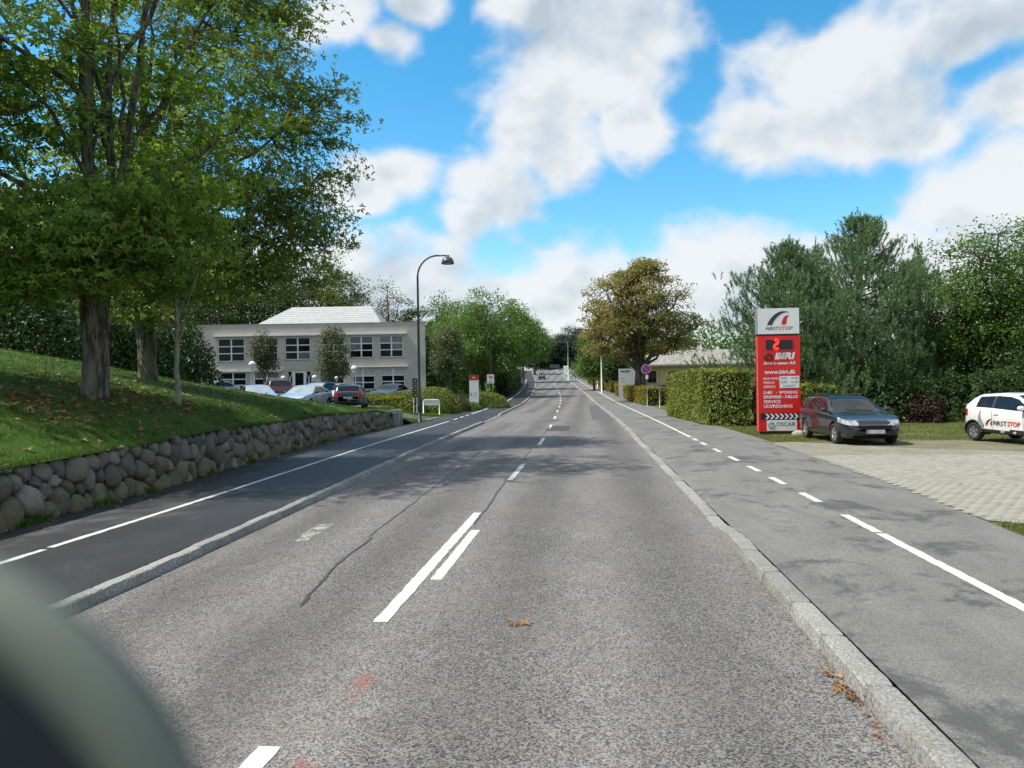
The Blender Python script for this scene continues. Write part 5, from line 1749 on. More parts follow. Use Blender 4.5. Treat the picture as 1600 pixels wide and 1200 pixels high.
def globe_lamp(label, p, ztop, tw=True, r=0.26):
    root = empty('globe_lamp', p)
    tag(root, label, 'lamp', 'white globe lamps in the car park')
    h = ztop - p.z
    q = MB()
    if tw:
        q.tube([(-0.09, 0, -0.1), (-0.09, 0, h - 2 * r)], 0.035, 8).tube([(0.09, 0, -0.1), (0.09, 0, h - 2 * r)], 0.035, 8).box(-0.15, 0.15, -0.05, 0.05, h - 2 * r - 0.05, h - 2 * r)
    else:
        q.tube([(0, 0, -0.1), (0, 0, h - 2 * r)], 0.045, 8)
    q.build('post', M_WHITE, root, True)
    g_ = MB()
    g_.lathe([(0.001, r), (r * .5, r * .87), (r * .87, r * .5), (r, 0), (r * .87, -r * .45), (r * .5, -r * .85), (0.06, -r)], 20, 'z', (0, 0, h - r))
    g_.build('globe', pm('opal_glass', (0.80, 0.80, 0.78), (0.74, 0.74, 0.72), 3, rough=0.25), root, True)
    MB().lathe([(r * 1.01, 0.0), (r * 1.02, -0.03), (r * .98, -0.06)], 20, 'z', (0, 0, h - r)).build('ring', M_GREY, root, True)


for (px, py, D, tw, r, lab) in [(395, 564, 55, True, 0.26, 'white globe lamp on twin posts nearest the brown small tree'), (554, 571, 55, True, 0.24, 'white globe lamp above the dark blue estate car'),
                                (443, 587, 62, False, 0.2, 'small white globe lamp left of the entrance'), (492, 586, 62, False, 0.2, 'small white globe lamp right of the entrance'),
                                (526, 588, 62, False, 0.14, 'smallest white globe lamp, under the oval grey-green tree')]:
    p = wz(px, 620, D)
    globe_lamp(lab, p, at(px, py, D).z, tw, r)

# ---------------------------------------------------------------- cars
def paintmat(name, c, metal=0.3, rough=0.32, coat=1.0):
    return pm(name, c, tuple(x * 0.93 for x in c), 3, rough=rough, metal=metal, coat=coat)


M_CGLASS = glassmat('car_glass', (0.008, 0.010, 0.012), 0.03, 0.4)
M_CGLASS_L = pm('painted_screen_glare', (0.30, 0.36, 0.38), (0.20, 0.25, 0.27), 1.2, rough=0.05, spec=0.8)  # sky reflection painted into the windscreen as a pale base colour
M_TYRE = pm('tyre_rubber', (0.018, 0.018, 0.018), (0.03, 0.03, 0.028), 30, rough=0.9)
M_RIM = pm('alloy', (0.48, 0.49, 0.50), (0.40, 0.41, 0.42), 12, rough=0.35, metal=0.7)
M_TRIM = pm('black_plastic', (0.020, 0.020, 0.021), (0.028, 0.028, 0.028), 30, rough=0.6)
M_LENS = pm('headlamp_glass', (0.45, 0.48, 0.49), (0.16, 0.18, 0.20), 9, rough=0.08, spec=0.8)
M_TAIL = pm('tail_lamp', (0.45, 0.010, 0.010), (0.25, 0.006, 0.006), 12, rough=0.12, spec=0.7)
M_GRILLE = pm('grille_mesh', (0.006, 0.006, 0.006), (0.012, 0.012, 0.012), 60, rough=0.9, spec=0.1)
M_PLATE = pm('blurred_plate', (0.42, 0.42, 0.45), (0.55, 0.52, 0.52), 7, rough=0.6)
M_SEAM = pm('panel_gap', (0.01, 0.01, 0.01), (0.015, 0.015, 0.015), 10, rough=0.8)
M_CHROME = pm('chrome', (0.6, 0.6, 0.6), (0.5, 0.5, 0.5), 10, rough=0.15, metal=1.0)

SPEC = {
    'estate': dict(L=4.56, W=1.82, wb=2.65, wr=0.318, fo=0.90, belt=[(-2.28, 0.97), (-1.0, 0.985), (0.0, 0.95), (0.9, 0.90), (1.4, 0.88), (2.28, 0.80)],
                   top=[(-2.28, .55), (-2.275, .80), (-2.24, .98), (-2.14, 1.12), (-1.99, 1.32), (-1.90, 1.40), (-1.6, 1.43), (-.8, 1.47), (-.3, 1.468), (.05, 1.425), (.35, 1.335), (.75, 1.14), (1.12, .965), (1.35, .925), (1.7, .865), (1.95, .79), (2.10, .72), (2.20, .63), (2.255, .54), (2.28, .47)],
                   bot=[(-2.28, .48), (-2.25, .34), (-2.1, .25), (-1.7, .20), (1.8, .18), (2.1, .20), (2.22, .27), (2.28, .44)],
                   ws=(0.10, 1.10), rw=(-2.19, -1.92), win=[(-1.93, -1.22), (-1.14, -0.42), (-0.34, 0.78)]),
    'hatch': dict(L=3.55, W=1.62, wb=2.34, wr=0.275, fo=0.66, belt=[(-1.78, 1.02), (-0.6, 0.98), (0.2, 0.93), (0.9, 0.90), (1.78, 0.82)],
                  top=[(-1.78, .55), (-1.765, .72), (-1.70, .92), (-1.57, 1.13), (-1.38, 1.33), (-1.15, 1.43), (-.4, 1.47), (.05, 1.45), (.35, 1.37), (.68, 1.19), (.98, 1.0), (1.12, .955), (1.35, .90), (1.55, .82), (1.68, .70), (1.75, .56), (1.78, .46)],
                  bot=[(-1.78, .48), (-1.74, .34), (-1.6, .25), (1.5, .19), (1.7, .25), (1.78, .42)],
                  ws=(0.20, 0.96), rw=(-1.62, -1.36), win=[(-1.16, -0.52), (-0.43, 0.70)]),
    'sedan': dict(L=4.5, W=1.80, wb=2.68, wr=0.315, fo=0.88, belt=[(-2.25, 0.97), (-1.0, 0.96), (0.9, 0.90), (2.25, 0.78)],
                  top=[(-2.25, .55), (-2.235, .82), (-2.18, .98), (-1.95, 1.03), (-1.65, 1.06), (-1.25, 1.26), (-.95, 1.37), (-.5, 1.43), (0, 1.43), (.3, 1.36), (.65, 1.18), (1.0, .99), (1.25, .94), (1.7, .87), (2.0, .78), (2.17, .66), (2.24, .5), (2.25, .45)],
                  bot=[(-2.25, .46), (-2.2, .32), (-1.9, .22), (1.8, .18), (2.15, .24), (2.25, .42)],
                  ws=(0.22, 0.97), rw=(-1.62, -0.98), win=[(-1.30, -0.48), (-0.40, 0.74)]),
}
SPEC['suv'] = dict(SPEC['estate'])
SPEC['suv'].update(top=[(x, z if z < 0.6 else 0.6 + (z - 0.6) * 1.16) for x, z in SPEC['estate']['top']], belt=[(x, z + 0.06) for x, z in SPEC['estate']['belt']])


def car(name, label, loc, heading, kind, paint, group=None, hi=False, glare=False, extras=None, cat='car', tail_tall=False, plate=True, cladding=False):
    sp = SPEC[kind]
    L, W, wr = sp['L'], sp['W'], sp['wr']
    hl = L / 2
    n = 170 if hi else 90
    X = hl * np.sin(np.linspace(-PI / 2, PI / 2, n)) * 0.9985

    def prof(pts, x, sig=0.03):
        p = np.array(pts)
        o = np.zeros_like(x, dtype=float)
        ks = np.linspace(-2, 2, 9)
        ww = np.exp(-0.5 * ks ** 2)
        edge = np.clip((hl - np.abs(x)) / 0.15, 0.02, 1)
        for k, w_ in zip(ks, ww):
            o += w_ * np.interp(x + k * sig * edge, p[:, 0], p[:, 1])
        return o / ww.sum()

    def section(x):
        x = np.atleast_1d(np.asarray(x, float))
        s = np.clip((np.abs(x) - 0.52 * hl) / (0.48 * hl), 0, 1)
        w = W / 2 * (1 - np.where(x > 0, 0.21, 0.15) * s ** 2.4 - 0.22 * s ** 12)
        zt = prof(sp['top'], x)
        zb = prof(sp['bot'], x)
        zs = np.minimum(prof(sp['belt'], x), zt - 0.035)
        zs = np.maximum(zs, zb + 0.02)
        g = np.maximum(zt - zs, 0.0)
        wrf = np.maximum(w * 0.95 - 0.46 * np.maximum(g - 0.05, 0), w * 0.5)
        ed = np.minimum(0.065, g * 0.3)
        hgt = zs - zb
        z_ = 0 * x
        C = [(z_, zb), (w * .72, zb), (w * .93, zb + .02), (w * .965, zb + np.minimum(.10, hgt * .2)), (w * .985, zb + hgt * .45), (w * 1.0, zb + hgt * .68),
             (w * .995, zb + hgt * .84), (w * .975, zs - .012), (w * .945, zs + np.minimum(0.012, g * .1)), (wrf + 0.3 * (w * .945 - wrf), zs + g * .66), (wrf, zt - ed), (wrf - np.minimum(.09, wrf * .15), zt - ed * .35), (wrf * .55, zt - ed * .08), (z_, zt)]
        C = np.stack([np.stack(c, -1) for c in C], 1)      # (n, 14, 2)
        for _ in range(2):
            a, b2 = C[:, :-1], C[:, 1:]
            Q = np.stack([a * .75 + b2 * .25, a * .25 + b2 * .75], 2).reshape(C.shape[0], -1, 2)
            C = np.concatenate([C[:, :1], Q, C[:, -1:]], 1)
        return C, zs, zt, zb, w
    C, zs, zt, zb, w = section(X)
    m = C.shape[1]
    half = np.concatenate([np.repeat(X[:, None, None], m, 1), C], 2)
    other = half[:, ::-1].copy()
    other[:, :, 1] *= -1
    G = np.concatenate([half, other[:, 1:-1]], 1)
    M_ = G.shape[1]
    G[..., 2] = np.maximum(G[..., 2], 0.1)
    xw = [hl - sp['fo'], hl - sp['fo'] - sp['wb']]
    ra = wr + 0.055
    side = np.abs(G[..., 1]) > 0.70 * w[:, None]
    for x0 in xw:
        dx, dz = G[..., 0] - x0, G[..., 2] - wr
        r = np.hypot(dx, dz)
        tol = 0.045 if not hi else 0.026
        k = side & (np.abs(r - ra) < tol) & (G[..., 2] < zs[:, None] - 0.02)
        f = np.where(k, ra / np.maximum(r, 1e-6), 1)
        G[..., 0] = x0 + dx * f
        G[..., 2] = wr + dz * f
    i = np.arange(n - 1)[:, None] * M_
    j = np.arange(M_)[None, :]
    k = (j + 1) % M_
    F = np.stack([i + j, i + k, i + M_ + k, i + M_ + j], -1).reshape(-1, 4)
    V = G.reshape(-1, 3)
    fc = V[F].mean(1)
    nr = np.cross(V[F[:, 2]] - V[F[:, 0]], V[F[:, 3]] - V[F[:, 1]])
    nr /= np.linalg.norm(nr, axis=1)[:, None] + 1e-12
    fx, fy, fz = fc.T
    ay = np.abs(fy)
    fzs, fzt = np.interp(fx, X, zs), np.interp(fx, X, zt)
    fw = np.interp(fx, X, w)
    fzb = np.interp(fx, X, zb)
    g = fzt - fzs
    wrf = np.maximum(fw * .95 - .46 * np.maximum(g - .05, 0), fw * .5)
    part = np.zeros(len(F), int)
    arch = np.zeros(len(F), bool)
    for x0 in xw:
        arch |= (np.hypot(fx - x0, fz - wr) < ra) & (ay > 0.66 * fw)
    topside = np.abs(nr[:, 2]) > 0.25
    ws = (fx > sp['ws'][0]) & (fx < sp['ws'][1]) & (ay < wrf - 0.055 - 0.02 * g) & (fz > fzs + 0.01) & (nr[:, 2] > 0.1)
    part[ws] = 1
    rwm = (fx > sp['rw'][0]) & (fx < sp['rw'][1]) & (ay < wrf - 0.07) & (fz > fzs + 0.02)
    part[rwm] = 2
    for q, (a, b2) in enumerate(sp['win']):
        sw = (fx > a) & (fx < b2) & (fz > fzs + 0.035) & (fz < fzt - 0.105) & (ay > wrf - 0.03)
        if q == 0:
            sw &= fx > a + (fz - fzs) * 0.22
        part[sw & (fy > 0)] = 10 + q
        part[sw & (fy < 0)] = 20 + q
    pil = (fx > sp['win'][0][0] + 0.1) & (fx < sp['win'][-1][1]) & (fz > fzs + 0.03) & (fz < fzt - 0.10) & (ay > wrf - 0.03) & (part == 0)
    part[pil] = 36
    front = fx > hl - 0.75
    zref = 0.70
    hlm = front & (ay > 0.50 * W / 2) & (fx > hl - 0.62) & (fz > 0.585 + 0.17 * (hl - fx)) & (fz < 0.69 + 0.22 * (hl - fx)) & (ay < W / 2 * 0.97) & (nr[:, 2] < 0.93)
    part[hlm & (fy > 0)] = 30
    part[hlm & (fy < 0)] = 31
    gr = (fx > hl - 0.3) & (ay < (0.40 + 1.0 * (fz - 0.42)) * W / 2) & (fz > 0.42) & (fz < 0.60)
    gr |= (fx > hl - 0.3) & (ay < 0.66 * W / 2) & (fz > 0.22) & (fz < 0.31)
    part[gr & (part == 0)] = 32
    back = fx < -hl + 0.4
    if tail_tall:
        tl = back & (ay > 0.70 * W / 2) & (fz > 0.62) & (fz < 1.22) & (fx < -hl + 0.36)
    else:
        tl = back & (ay > 0.48 * W / 2) & (fz > 0.74) & (fz < 0.95) & (fx < -hl + 0.30)
    part[tl & (part == 0) & (fy > 0)] = 33
    part[tl & (part == 0) & (fy < 0)] = 34
    low = (fz < fzb + (0.16 if cladding else 0.075)) & (part == 0)
    part[low] = 35
    part[arch] = -1
    root = empty(name, loc, heading)
    tag(root, label, cat, group)

    def sub(code, nm, mat, cond=None):
        sel = F[part == code]
        if not len(sel):
            return None
        u, inv = np.unique(sel, return_inverse=True)
        me = fast_mesh(nm, V[u], [inv.reshape(-1, 4)], mat, True)
        return link(nm, me, root)
    sub(0, 'body', paint)
    sub(1, 'windscreen', M_CGLASS_L if glare else M_CGLASS)
    sub(2, 'rear_window', M_CGLASS)
    for c in list(range(10, 14)) + list(range(20, 24)):
        sub(c, 'side_window', M_CGLASS)
    sub(30, 'headlight', M_LENS)
    sub(31, 'headlight', M_LENS)
    sub(32, 'grille', M_GRILLE)
    sub(33, 'tail_light', M_TAIL)
    sub(34, 'tail_light', M_TAIL)
    sub(35, 'sill', M_TRIM)
    sub(36, 'pillar', M_TRIM)
    # wheels
    for x0 in xw:
        for sy in (1, -1):
            wo = empty('wheel', (x0, sy * (W / 2 - 0.115), wr), 0 if sy > 0 else PI)
            wo.parent = root
            t = MB()
            t.lathe([(wr * .62, -0.09), (wr * .80, -0.10), (wr * .95, -0.095), (wr, -0.07), (wr, 0.07), (wr * .95, 0.095), (wr * .80, 0.10), (wr * .64, 0.085), (wr * .62, 0.05)], 32, 'y')
            t.build('tyre', M_TYRE, wo, True)
            rm = MB()
            # lathe on y flips the sign: outside of the wheel is +y of the wheel empty
            rm.lathe([(wr * .66, 0.086), (wr * .60, 0.06), (wr * .56, -0.01), (wr * .1, -0.01)], 32, 'y')
            ns = 5 if hi else 6
            for q in range(ns):
                a = 2 * PI * q / ns + 0.3
                for da in (-0.11, 0.11):
                    d1 = np.array([math.cos(a + da * 0.6), 0, math.sin(a + da * 0.6)])
                    d2 = np.array([math.cos(a + da), 0, math.sin(a + da)])
                    p0, p1 = d1 * wr * .10, d2 * wr * .61
                    ax = (p1 - p0) / 2
                    tn = np.array([-d2[2], 0, d2[0]]) * wr * 0.055
                    rm.obox((p0 + p1) / 2 + np.array([0, 0.068, 0]), ax, (0, 0.014, 0), tn)
            rm.lathe([(wr * .18, 0.03), (wr * .18, 0.085), (0.001, 0.09)], 16, 'y')
            rm.build('rim', M_RIM, wo)
            wl_ = MB()
            tt_ = np.linspace(-0.25, PI + 0.25, 22)
            va = []
            for yv in (W / 2 - 0.02, W / 2 - 0.36):
                va += [(x0 + (ra + 0.004) * math.cos(q), sy * yv * (0.985 if yv > W / 2 - 0.1 else 1), wr + (ra + 0.004) * math.sin(q)) for q in tt_]
            va += [(x0, sy * (W / 2 - 0.36), wr)]
            nf = len(tt_)
            wl_.add(va, [(q, q + 1, nf + q + 1, nf + q) for q in range(nf - 1)] + [(nf + q, nf + q + 1, 2 * nf) for q in range(nf - 1)])
            wl_.build('wheel_arch', M_TRIM, root)
            if cladding:
                tq = np.linspace(0.02, PI - 0.02, 24)
                MB().tube([(x0 + (ra + 0.012) * math.cos(q), sy * (W / 2 - 0.012), wr + (ra + 0.012) * math.sin(q)) for q in tq], 0.026, 6).build('arch_trim', M_TRIM, root, True)
    # mirrors
    xm_ = sp['ws'][1] - 0.26
    zm = float(np.interp(xm_, X, zs)) + 0.10
    wm = float(np.interp(xm_, X, w))
    for sy in (1, -1):
        t = MB()
        t.lathe([(0.001, -0.10), (0.06, -0.09), (0.085, -0.04), (0.085, 0.05), (0.06, 0.09), (0.001, 0.10)], 14, 'y', (0, 0, 0))
        mv = np.concatenate(t.V) * np.array([0.75, 1.0, 0.85]) + np.array([xm_ - 0.02, sy * (wm + 0.06), zm + 0.02])
        t.V = [mv]
        t.build('mirror', M_TRIM if kind != 'hatch' else paint, root, True)
        MB().box(xm_ - 0.03, xm_ + 0.03, min(sy * (wm - 0.06), sy * (wm + 0.02)), max(sy * (wm - 0.06), sy * (wm + 0.02)), zm - 0.06, zm - 0.02).build('mirror_arm', M_TRIM, root)
    # panel gaps and handles
    seams = [sp['win'][-1][0] - 0.04, sp['win'][-1][1] - 0.02] + ([sp['win'][-2][0] + 0.1] if kind != 'hatch' else [])
    for xs_ in seams:
        Cc_, zs_, *_ = section(np.array([xs_ - 0.006, xs_ + 0.006]))
        for sy in (1, -1):
            sel = [q for q in range(Cc_.shape[1]) if 0.34 < Cc_[0, q, 1] < zs_[0] + 0.0 and Cc_[0, q, 0] > 0.5]
            vv, ff = [], []
            for q in sel:
                for e in (0, 1):
                    vv.append((xs_ + (-0.006, 0.006)[e], sy * (Cc_[e, q, 0] + 0.002), Cc_[e, q, 1]))
            ff = [(2 * q, 2 * q + 1, 2 * q + 3, 2 * q + 2) for q in range(len(sel) - 1)]
            if ff:
                MB().add(vv, ff).build('door_seam', M_SEAM, root)
    for xh in [sp['win'][-1][0] + 0.12] + ([sp['win'][-2][0] + 0.22] if kind != 'hatch' else []):
        zh = float(np.interp(xh, X, zs)) - 0.13
        for sy in (1, -1):
            MB().obox((xh, sy * (W / 2 + 0.005), zh), (0.09, 0, 0), (0, 0.018, 0), (0, 0, 0.014)).build('door_handle', paint if kind == 'hatch' else M_TRIM, root)
    if plate:
        MB().box(hl - 0.012, hl + 0.018, -0.26, 0.26, 0.36, 0.47).build('number_plate', M_PLATE, root)
        MB().box(-hl - 0.018, -hl + 0.012, -0.26, 0.26, 0.60, 0.71).build('number_plate', M_PLATE, root)
    if hi and kind == 'estate':
        xg = np.array([-0.50, -0.3, 0, 0.3, 0.50]) * 0.86
        MB().tube([(hl - 0.045 - 0.18 * a * a, a, 0.605) for a in xg], 0.011, 6).build('chrome_strip', M_CHROME, root, True)
        for sy in (1, -1):
            MB().lathe([(0.001, 0.02), (0.045, 0.018), (0.055, -0.02)], 14, 'x', (hl - 0.165, sy * 0.63, 0.335)).build('fog_lamp', M_LENS, root, True)
        for sy in (0.1, 0.42):
            xa = np.linspace(sp['ws'][1] - 0.03, sp['ws'][1] - 0.20, 4)
            zt_w = np.interp(xa, X, zt)
            MB().tube([(a, sy - 0.42 * q, z + 0.012) for q, (a, z) in enumerate(zip(xa, zt_w))][:2] + [(xa[1] - 0.02, sy - 0.5, zt_w[1] + 0.012)], 0.008, 5).build('wiper', M_TRIM, root, True)
        MB().box(hl + 0.0182, hl + 0.0205, -0.26, -0.215, 0.365, 0.465).build('plate_band', pm('plate_blue', (0.05, 0.10, 0.35), (0.05, 0.09, 0.3), 9, rough=0.5), root)
    if kind in ('estate', 'suv'):
        for sy in (1, -1):
            xr = np.linspace(-1.75, -0.1, 8)
            Cr, _, ztr, _, wrr = section(xr)
            MB().tube([(a, sy * 0.56, float(b2) + 0.005) for a, b2 in zip(xr, ztr)], 0.018, 6).build('roof_rail', M_TRIM, root)
    root['half'] = 0
    del root['half']
    return root


HEAD_CAM = -PI / 2          # facing the camera, along the road
M_GREYCAR = paintmat('dark_grey_paint', (0.013, 0.016, 0.022), 0.2, 0.3)
M_WHITECAR = paintmat('white_car_paint', (0.78, 0.78, 0.76), 0.0, 0.35)
focus = car('estate_car', 'dark grey estate car parked behind the red pylon sign', (8.18, 25.7, 0.10), HEAD_CAM + 0.05, 'estate', M_GREYCAR, 'cars parked on the forecourt', hi=True)
fl = MB()
whd = math.atan2(-0.966, 0.26)
wf = Vector((math.cos(whd), math.sin(whd), 0))
wl_n = Vector((-math.sin(whd), math.cos(whd), 0))
rear_wheel = Vector((11.80, 25.0, 0.13))
wc_ = rear_wheel + wf * (2.34 - (3.55 / 2 - 0.66)) + wl_n * (0.81 - 0.1)
white = car('small_hatchback', 'small white hatchback with red and black tyre-dealer logo, at the right edge', wc_, whd, 'hatch', M_WHITECAR, 'cars parked on the forecourt', hi=True, cladding=True)


def font_mesh(txt, mat, size=1.0, shear=0.0, bold=0.0, ext=0.0):
    cu = bpy.data.curves.new('lettering', 'FONT')
    cu.body = txt
    cu.size = size
    cu.shear = shear
    cu.offset = bold
    cu.extrude = ext
    cu.resolution_u = 3
    ob = bpy.data.objects.new('lettering', cu)
    COL.objects.link(ob)
    bpy.context.view_layer.update()
    me = bpy.data.meshes.new_from_object(ob.evaluated_get(bpy.context.evaluated_depsgraph_get()))
    bpy.data.objects.remove(ob)
    me.name = 'lettering'
    me.materials.clear()
    me.materials.append(mat)
    return me


def lettering(txt, mat, parent, x0, x1, z0, z1, y, shear=0.0, bold=0.0, name='lettering', rot=None, place=None):
    """text stretched into the box x0..x1, z0..z1 on the plane y (facing -y)"""
    me = font_mesh(txt, mat, 1.0, shear, bold)
    n = len(me.vertices)
    co = np.zeros(n * 3, dtype=np.float32)
    me.vertices.foreach_get('co', co)
    co = co.reshape(-1, 3)
    mn, mx = co.min(0), co.max(0)
    u = (co[:, 0] - mn[0]) / (mx[0] - mn[0])
    v = (co[:, 1] - mn[1]) / (mx[1] - mn[1])
    P = np.stack([x0 + u * (x1 - x0), np.full(n, y), z0 + v * (z1 - z0)], 1)
    if place:
        P = np.array([place(*p) for p in P])
    me.vertices.foreach_set('co', P.astype(np.float32).ravel())
    me.update()
    return link(name, me, parent)


M_INKB = pm('dark_print', (0.03, 0.035, 0.05), (0.035, 0.04, 0.055), 8, rough=0.4)
M_INKR = pm('red_print', (0.60, 0.02, 0.025), (0.55, 0.018, 0.02), 8, rough=0.4)
M_INKG = pm('grey_print', (0.20, 0.21, 0.22), (0.24, 0.25, 0.26), 8, rough=0.5)
SW_D = [(215, 360), (235, 315), (262, 268), (300, 220), (345, 178), (395, 145), (445, 126), (500, 119), (560, 126), (615, 148), (560, 140), (515, 146), (470, 164), (425, 194), (385, 230), (350, 272), (322, 315), (302, 360)]
SW_R = [(462, 356), (468, 320), (478, 280), (494, 240), (515, 212), (545, 197), (606, 188), (580, 208), (562, 240), (552, 280), (546, 320), (543, 353)]


def flat_poly(pts, mat, parent, name, place):
    """thin printed shape from an outline"""
    import mathutils
    P = [Vector((x, -y, 0)) for x, y in pts]
    tri = mathutils.geometry.tessellate_polygon([P])
    V = [place(x, y) for x, y in pts]
    return MB().add(V, [tuple(t) for t in tri]).build(name, mat, parent)


# logo on the door of the white hatchback (right side, local -y), x runs towards the front
def wplace(x, y, z):
    return (x, y, z)


ysd = -(1.62 / 2 * 0.998 + 0.006)
k_ = 0.30 / 400.0
flat_poly(SW_D, M_INKB, white, 'logo_arch', lambda x, y: (-0.72 + (x - 215) * k_, ysd, 0.50 + (360 - y) * k_))
flat_poly(SW_R, M_INKR, white, 'logo_arch', lambda x, y: (-0.72 + (x - 215) * k_, ysd, 0.50 + (360 - y) * k_))
lettering('FIRST', M_INKB, white, -0.42, 0.10, 0.50, 0.63, ysd, 0.1, 0.01)
lettering('STOP', M_INKR, white, 0.12, 0.58, 0.50, 0.63, ysd, 0.1, 0.02)
lettering('45', M_WHITE, white, 0.30, 0.42, 0.285, 0.345, -(1.62 / 2 * 0.975 + 0.006), 0, 0.02)
lettering('77', M_WHITE, white, -0.15, 0.0, 0.285, 0.345, -(1.62 / 2 * 0.975 + 0.006), 0, 0.02)
# dark swoosh decal ahead of the rear wheel
xr_ = 1.775 - 0.66 - 2.34
flat_poly([(0, 0), (-8, 30), (-6, 60), (6, 88), (22, 105), (14, 78), (16, 52), (28, 26), (46, 2), (36, -20)], M_INKG, white, 'decal', lambda x, y: (xr_ + 0.26 + x * 0.0042, ysd, 0.50 + y * 0.0042))

# cars of the car park and farther away
lot = [
    ('small silver car at the far left of the car park', 285, 57, HEAD_CAM + 1.35, 'hatch', (0.50, 0.52, 0.54), False),
    ('pale car with glare painted on its windscreen, left of the red-lamped estate', 330, 53, HEAD_CAM - 0.35, 'sedan', (0.30, 0.36, 0.36), True),
    ('light blue car nearest the grass ridge on the left', 402, 45.5, HEAD_CAM + 0.5, 'sedan', (0.36, 0.48, 0.62), True),
    ('dark red estate car with tall red tail lamps', 432, 50, PI / 2 + 0.42, 'suv', (0.10, 0.035, 0.04), False),
    ('silver-blue car with glare painted on its windscreen in front of the entrance', 478, 44.5, HEAD_CAM - 0.15, 'sedan', (0.45, 0.53, 0.60), True),
    ('black car with a pale windscreen near the entrance door', 497, 52, HEAD_CAM - 0.3, 'suv', (0.03, 0.03, 0.035), True),
    ('white hatchback half hidden by the dark blue estate car', 524, 53, HEAD_CAM + 0.25, 'hatch', (0.72, 0.73, 0.73), False),
    ('dark blue estate car seen from behind at the grass edge', 549, 47.5, PI / 2 + 0.12, 'estate', (0.035, 0.06, 0.11), False),
    ('dark grey car facing out behind the long clipped hedge', 611, 57, HEAD_CAM - 0.2, 'sedan', (0.05, 0.058, 0.07), False),
]
ROOFY = [588, 595, 602, 592.5, 606, 597, 600, 600, 600]
for k, (lab, px, D, hd, kind, c, gl) in enumerate(lot):
    p = wz(px, 620, D)
    p.z = max(p.z, at(px, ROOFY[k], D).z - {'hatch': 1.47, 'sedan': 1.43, 'estate': 1.5, 'suv': 1.62}[kind])
    car('parked_car', lab, (p.x, p.y, p.z + 0.03), hd + YAW, kind, paintmat('car_paint_%d' % k, c, 0.3), 'cars in the car park', glare=gl, tail_tall=('tall red' in lab))
p = wz(1013, 600, 77)
car('parked_car', 'dark blue car behind the golden hedge, partly behind the chestnut trunk', (p.x, p.y, p.z), 0.35, 'hatch', paintmat('car_paint_9', (0.10, 0.16, 0.28), 0.3), 'cars behind the golden hedge', glare=True)
p = wz(1042, 600, 79)
car('parked_car', 'black car behind the golden hedge, nearer the tall hedge', (p.x, p.y, p.z), 0.1, 'estate', paintmat('car_paint_10', (0.03, 0.04, 0.05), 0.3), 'cars behind the golden hedge')
p = at(847, 590, 168)
car('moving_car', 'grey-blue car driving away in the distance', (p.x, 166.5, float(ZR(166.5)) + 0.02), PI / 2 + 0.08, 'hatch', paintmat('car_paint_11', (0.16, 0.20, 0.24), 0.4), cat='car')

# ---------------------------------------------------------------- red pylon sign
SX, SY, SZ = 6.08, 28.7, 0.10
sign = empty('pylon_sign', (SX, SY, SZ), 0.02)
tag(sign, 'tall red and white tyre-dealer pylon sign with opening hours', 'sign')
U = 1.5 / 287.0


def sx_(zx): return (zx - 103) * U


def sz_(zy): return (1008 - zy) * U + 0.10


M_SIGNW = pm('sign_white', (0.80, 0.81, 0.80), (0.76, 0.77, 0.76), 3, rough=0.35)
M_SIGNGREY = pm('sign_grey_edge', (0.22, 0.25, 0.28), (0.2, 0.22, 0.25), 6, rough=0.4)
TH = 0.30


def sbox(name, mat, x0, x1, z0, z1, y0, y1, parent=sign):
    return MB().box(x0, x1, y0, y1, z0, z1).build(name, mat, parent)


sbox('plinth', M_BLACK, sx_(118), sx_(378), -0.2, 0.10, 0.04, TH - 0.04)
redp = sbox('red_panel', M_RED, sx_(103), sx_(390), sz_(1008), sz_(345), 0, TH)
sbox('joint', M_BLACK, sx_(112), sx_(382), sz_(345), sz_(330), 0.03, TH - 0.03)
whp = sbox('logo_panel', M_SIGNW, sx_(105), sx_(387), sz_(330), sz_(152), -0.01, TH + 0.01)
sbox('edge_strip', M_SIGNGREY, sx_(103) - 0.012, sx_(103) - 0.001, sz_(330), sz_(152), 0.0, TH)
sbox('edge_strip', pm('pink_edge', (0.62, 0.30, 0.27), (0.55, 0.25, 0.23), 5, rough=0.4), sx_(103) - 0.012, sx_(103) - 0.001, sz_(1005), sz_(348), 0.0, 0.04)
yf = -0.004
# logo, in units of the closer look (55..765 across the white panel)
lw = (sx_(387) - sx_(105)) / 710.0
lp = lambda x, y: (sx_(105) + (x - 55) * lw, -0.014, sz_(330) + (515 - y) * lw)
flat_poly(SW_D, M_INKB, whp, 'logo_arch', lp)
flat_poly(SW_R, M_INKR, whp, 'logo_arch', lp)
lettering('FIRST', M_INKB, whp, *[lp(x, 0)[0] for x in (188, 425)], lp(0, 452)[2], lp(0, 390)[2], -0.014, 0.25, 0.012)
lettering('STOP', M_INKR, whp, *[lp(x, 0)[0] for x in (420, 655)], lp(0, 450)[2], lp(0, 386)[2], -0.014, 0.25, 0.015)
led = sbox('led_display', M_BLACK, sx_(160), sx_(342), sz_(440), sz_(372), -0.012, 0.01)
M_LED = pm('red_led', (0.7, 0.01, 0.01), (0.6, 0.01, 0.01), 9, emit=(1.0, 0.02, 0.015), estr=1.6)
dg = MB()
cx0 = sx_(225)
S2 = [(-0.03, 0.14), (0.02, 0.175), (0.09, 0.16), (0.105, 0.10), (0.06, 0.03), (-0.03, -0.01), (-0.07, -0.06), (-0.04, -0.13), (0.03, -0.15), (0.09, -0.13), (0.10, -0.10)]
dg.tube([(cx0 + a * 0.85, -0.03, (sz_(440) + sz_(372)) / 2 + b_ * 1.02) for a, b_ in S2], 0.040, 8)
dg.build('digit', M_LED, led, True)
rg = MB()
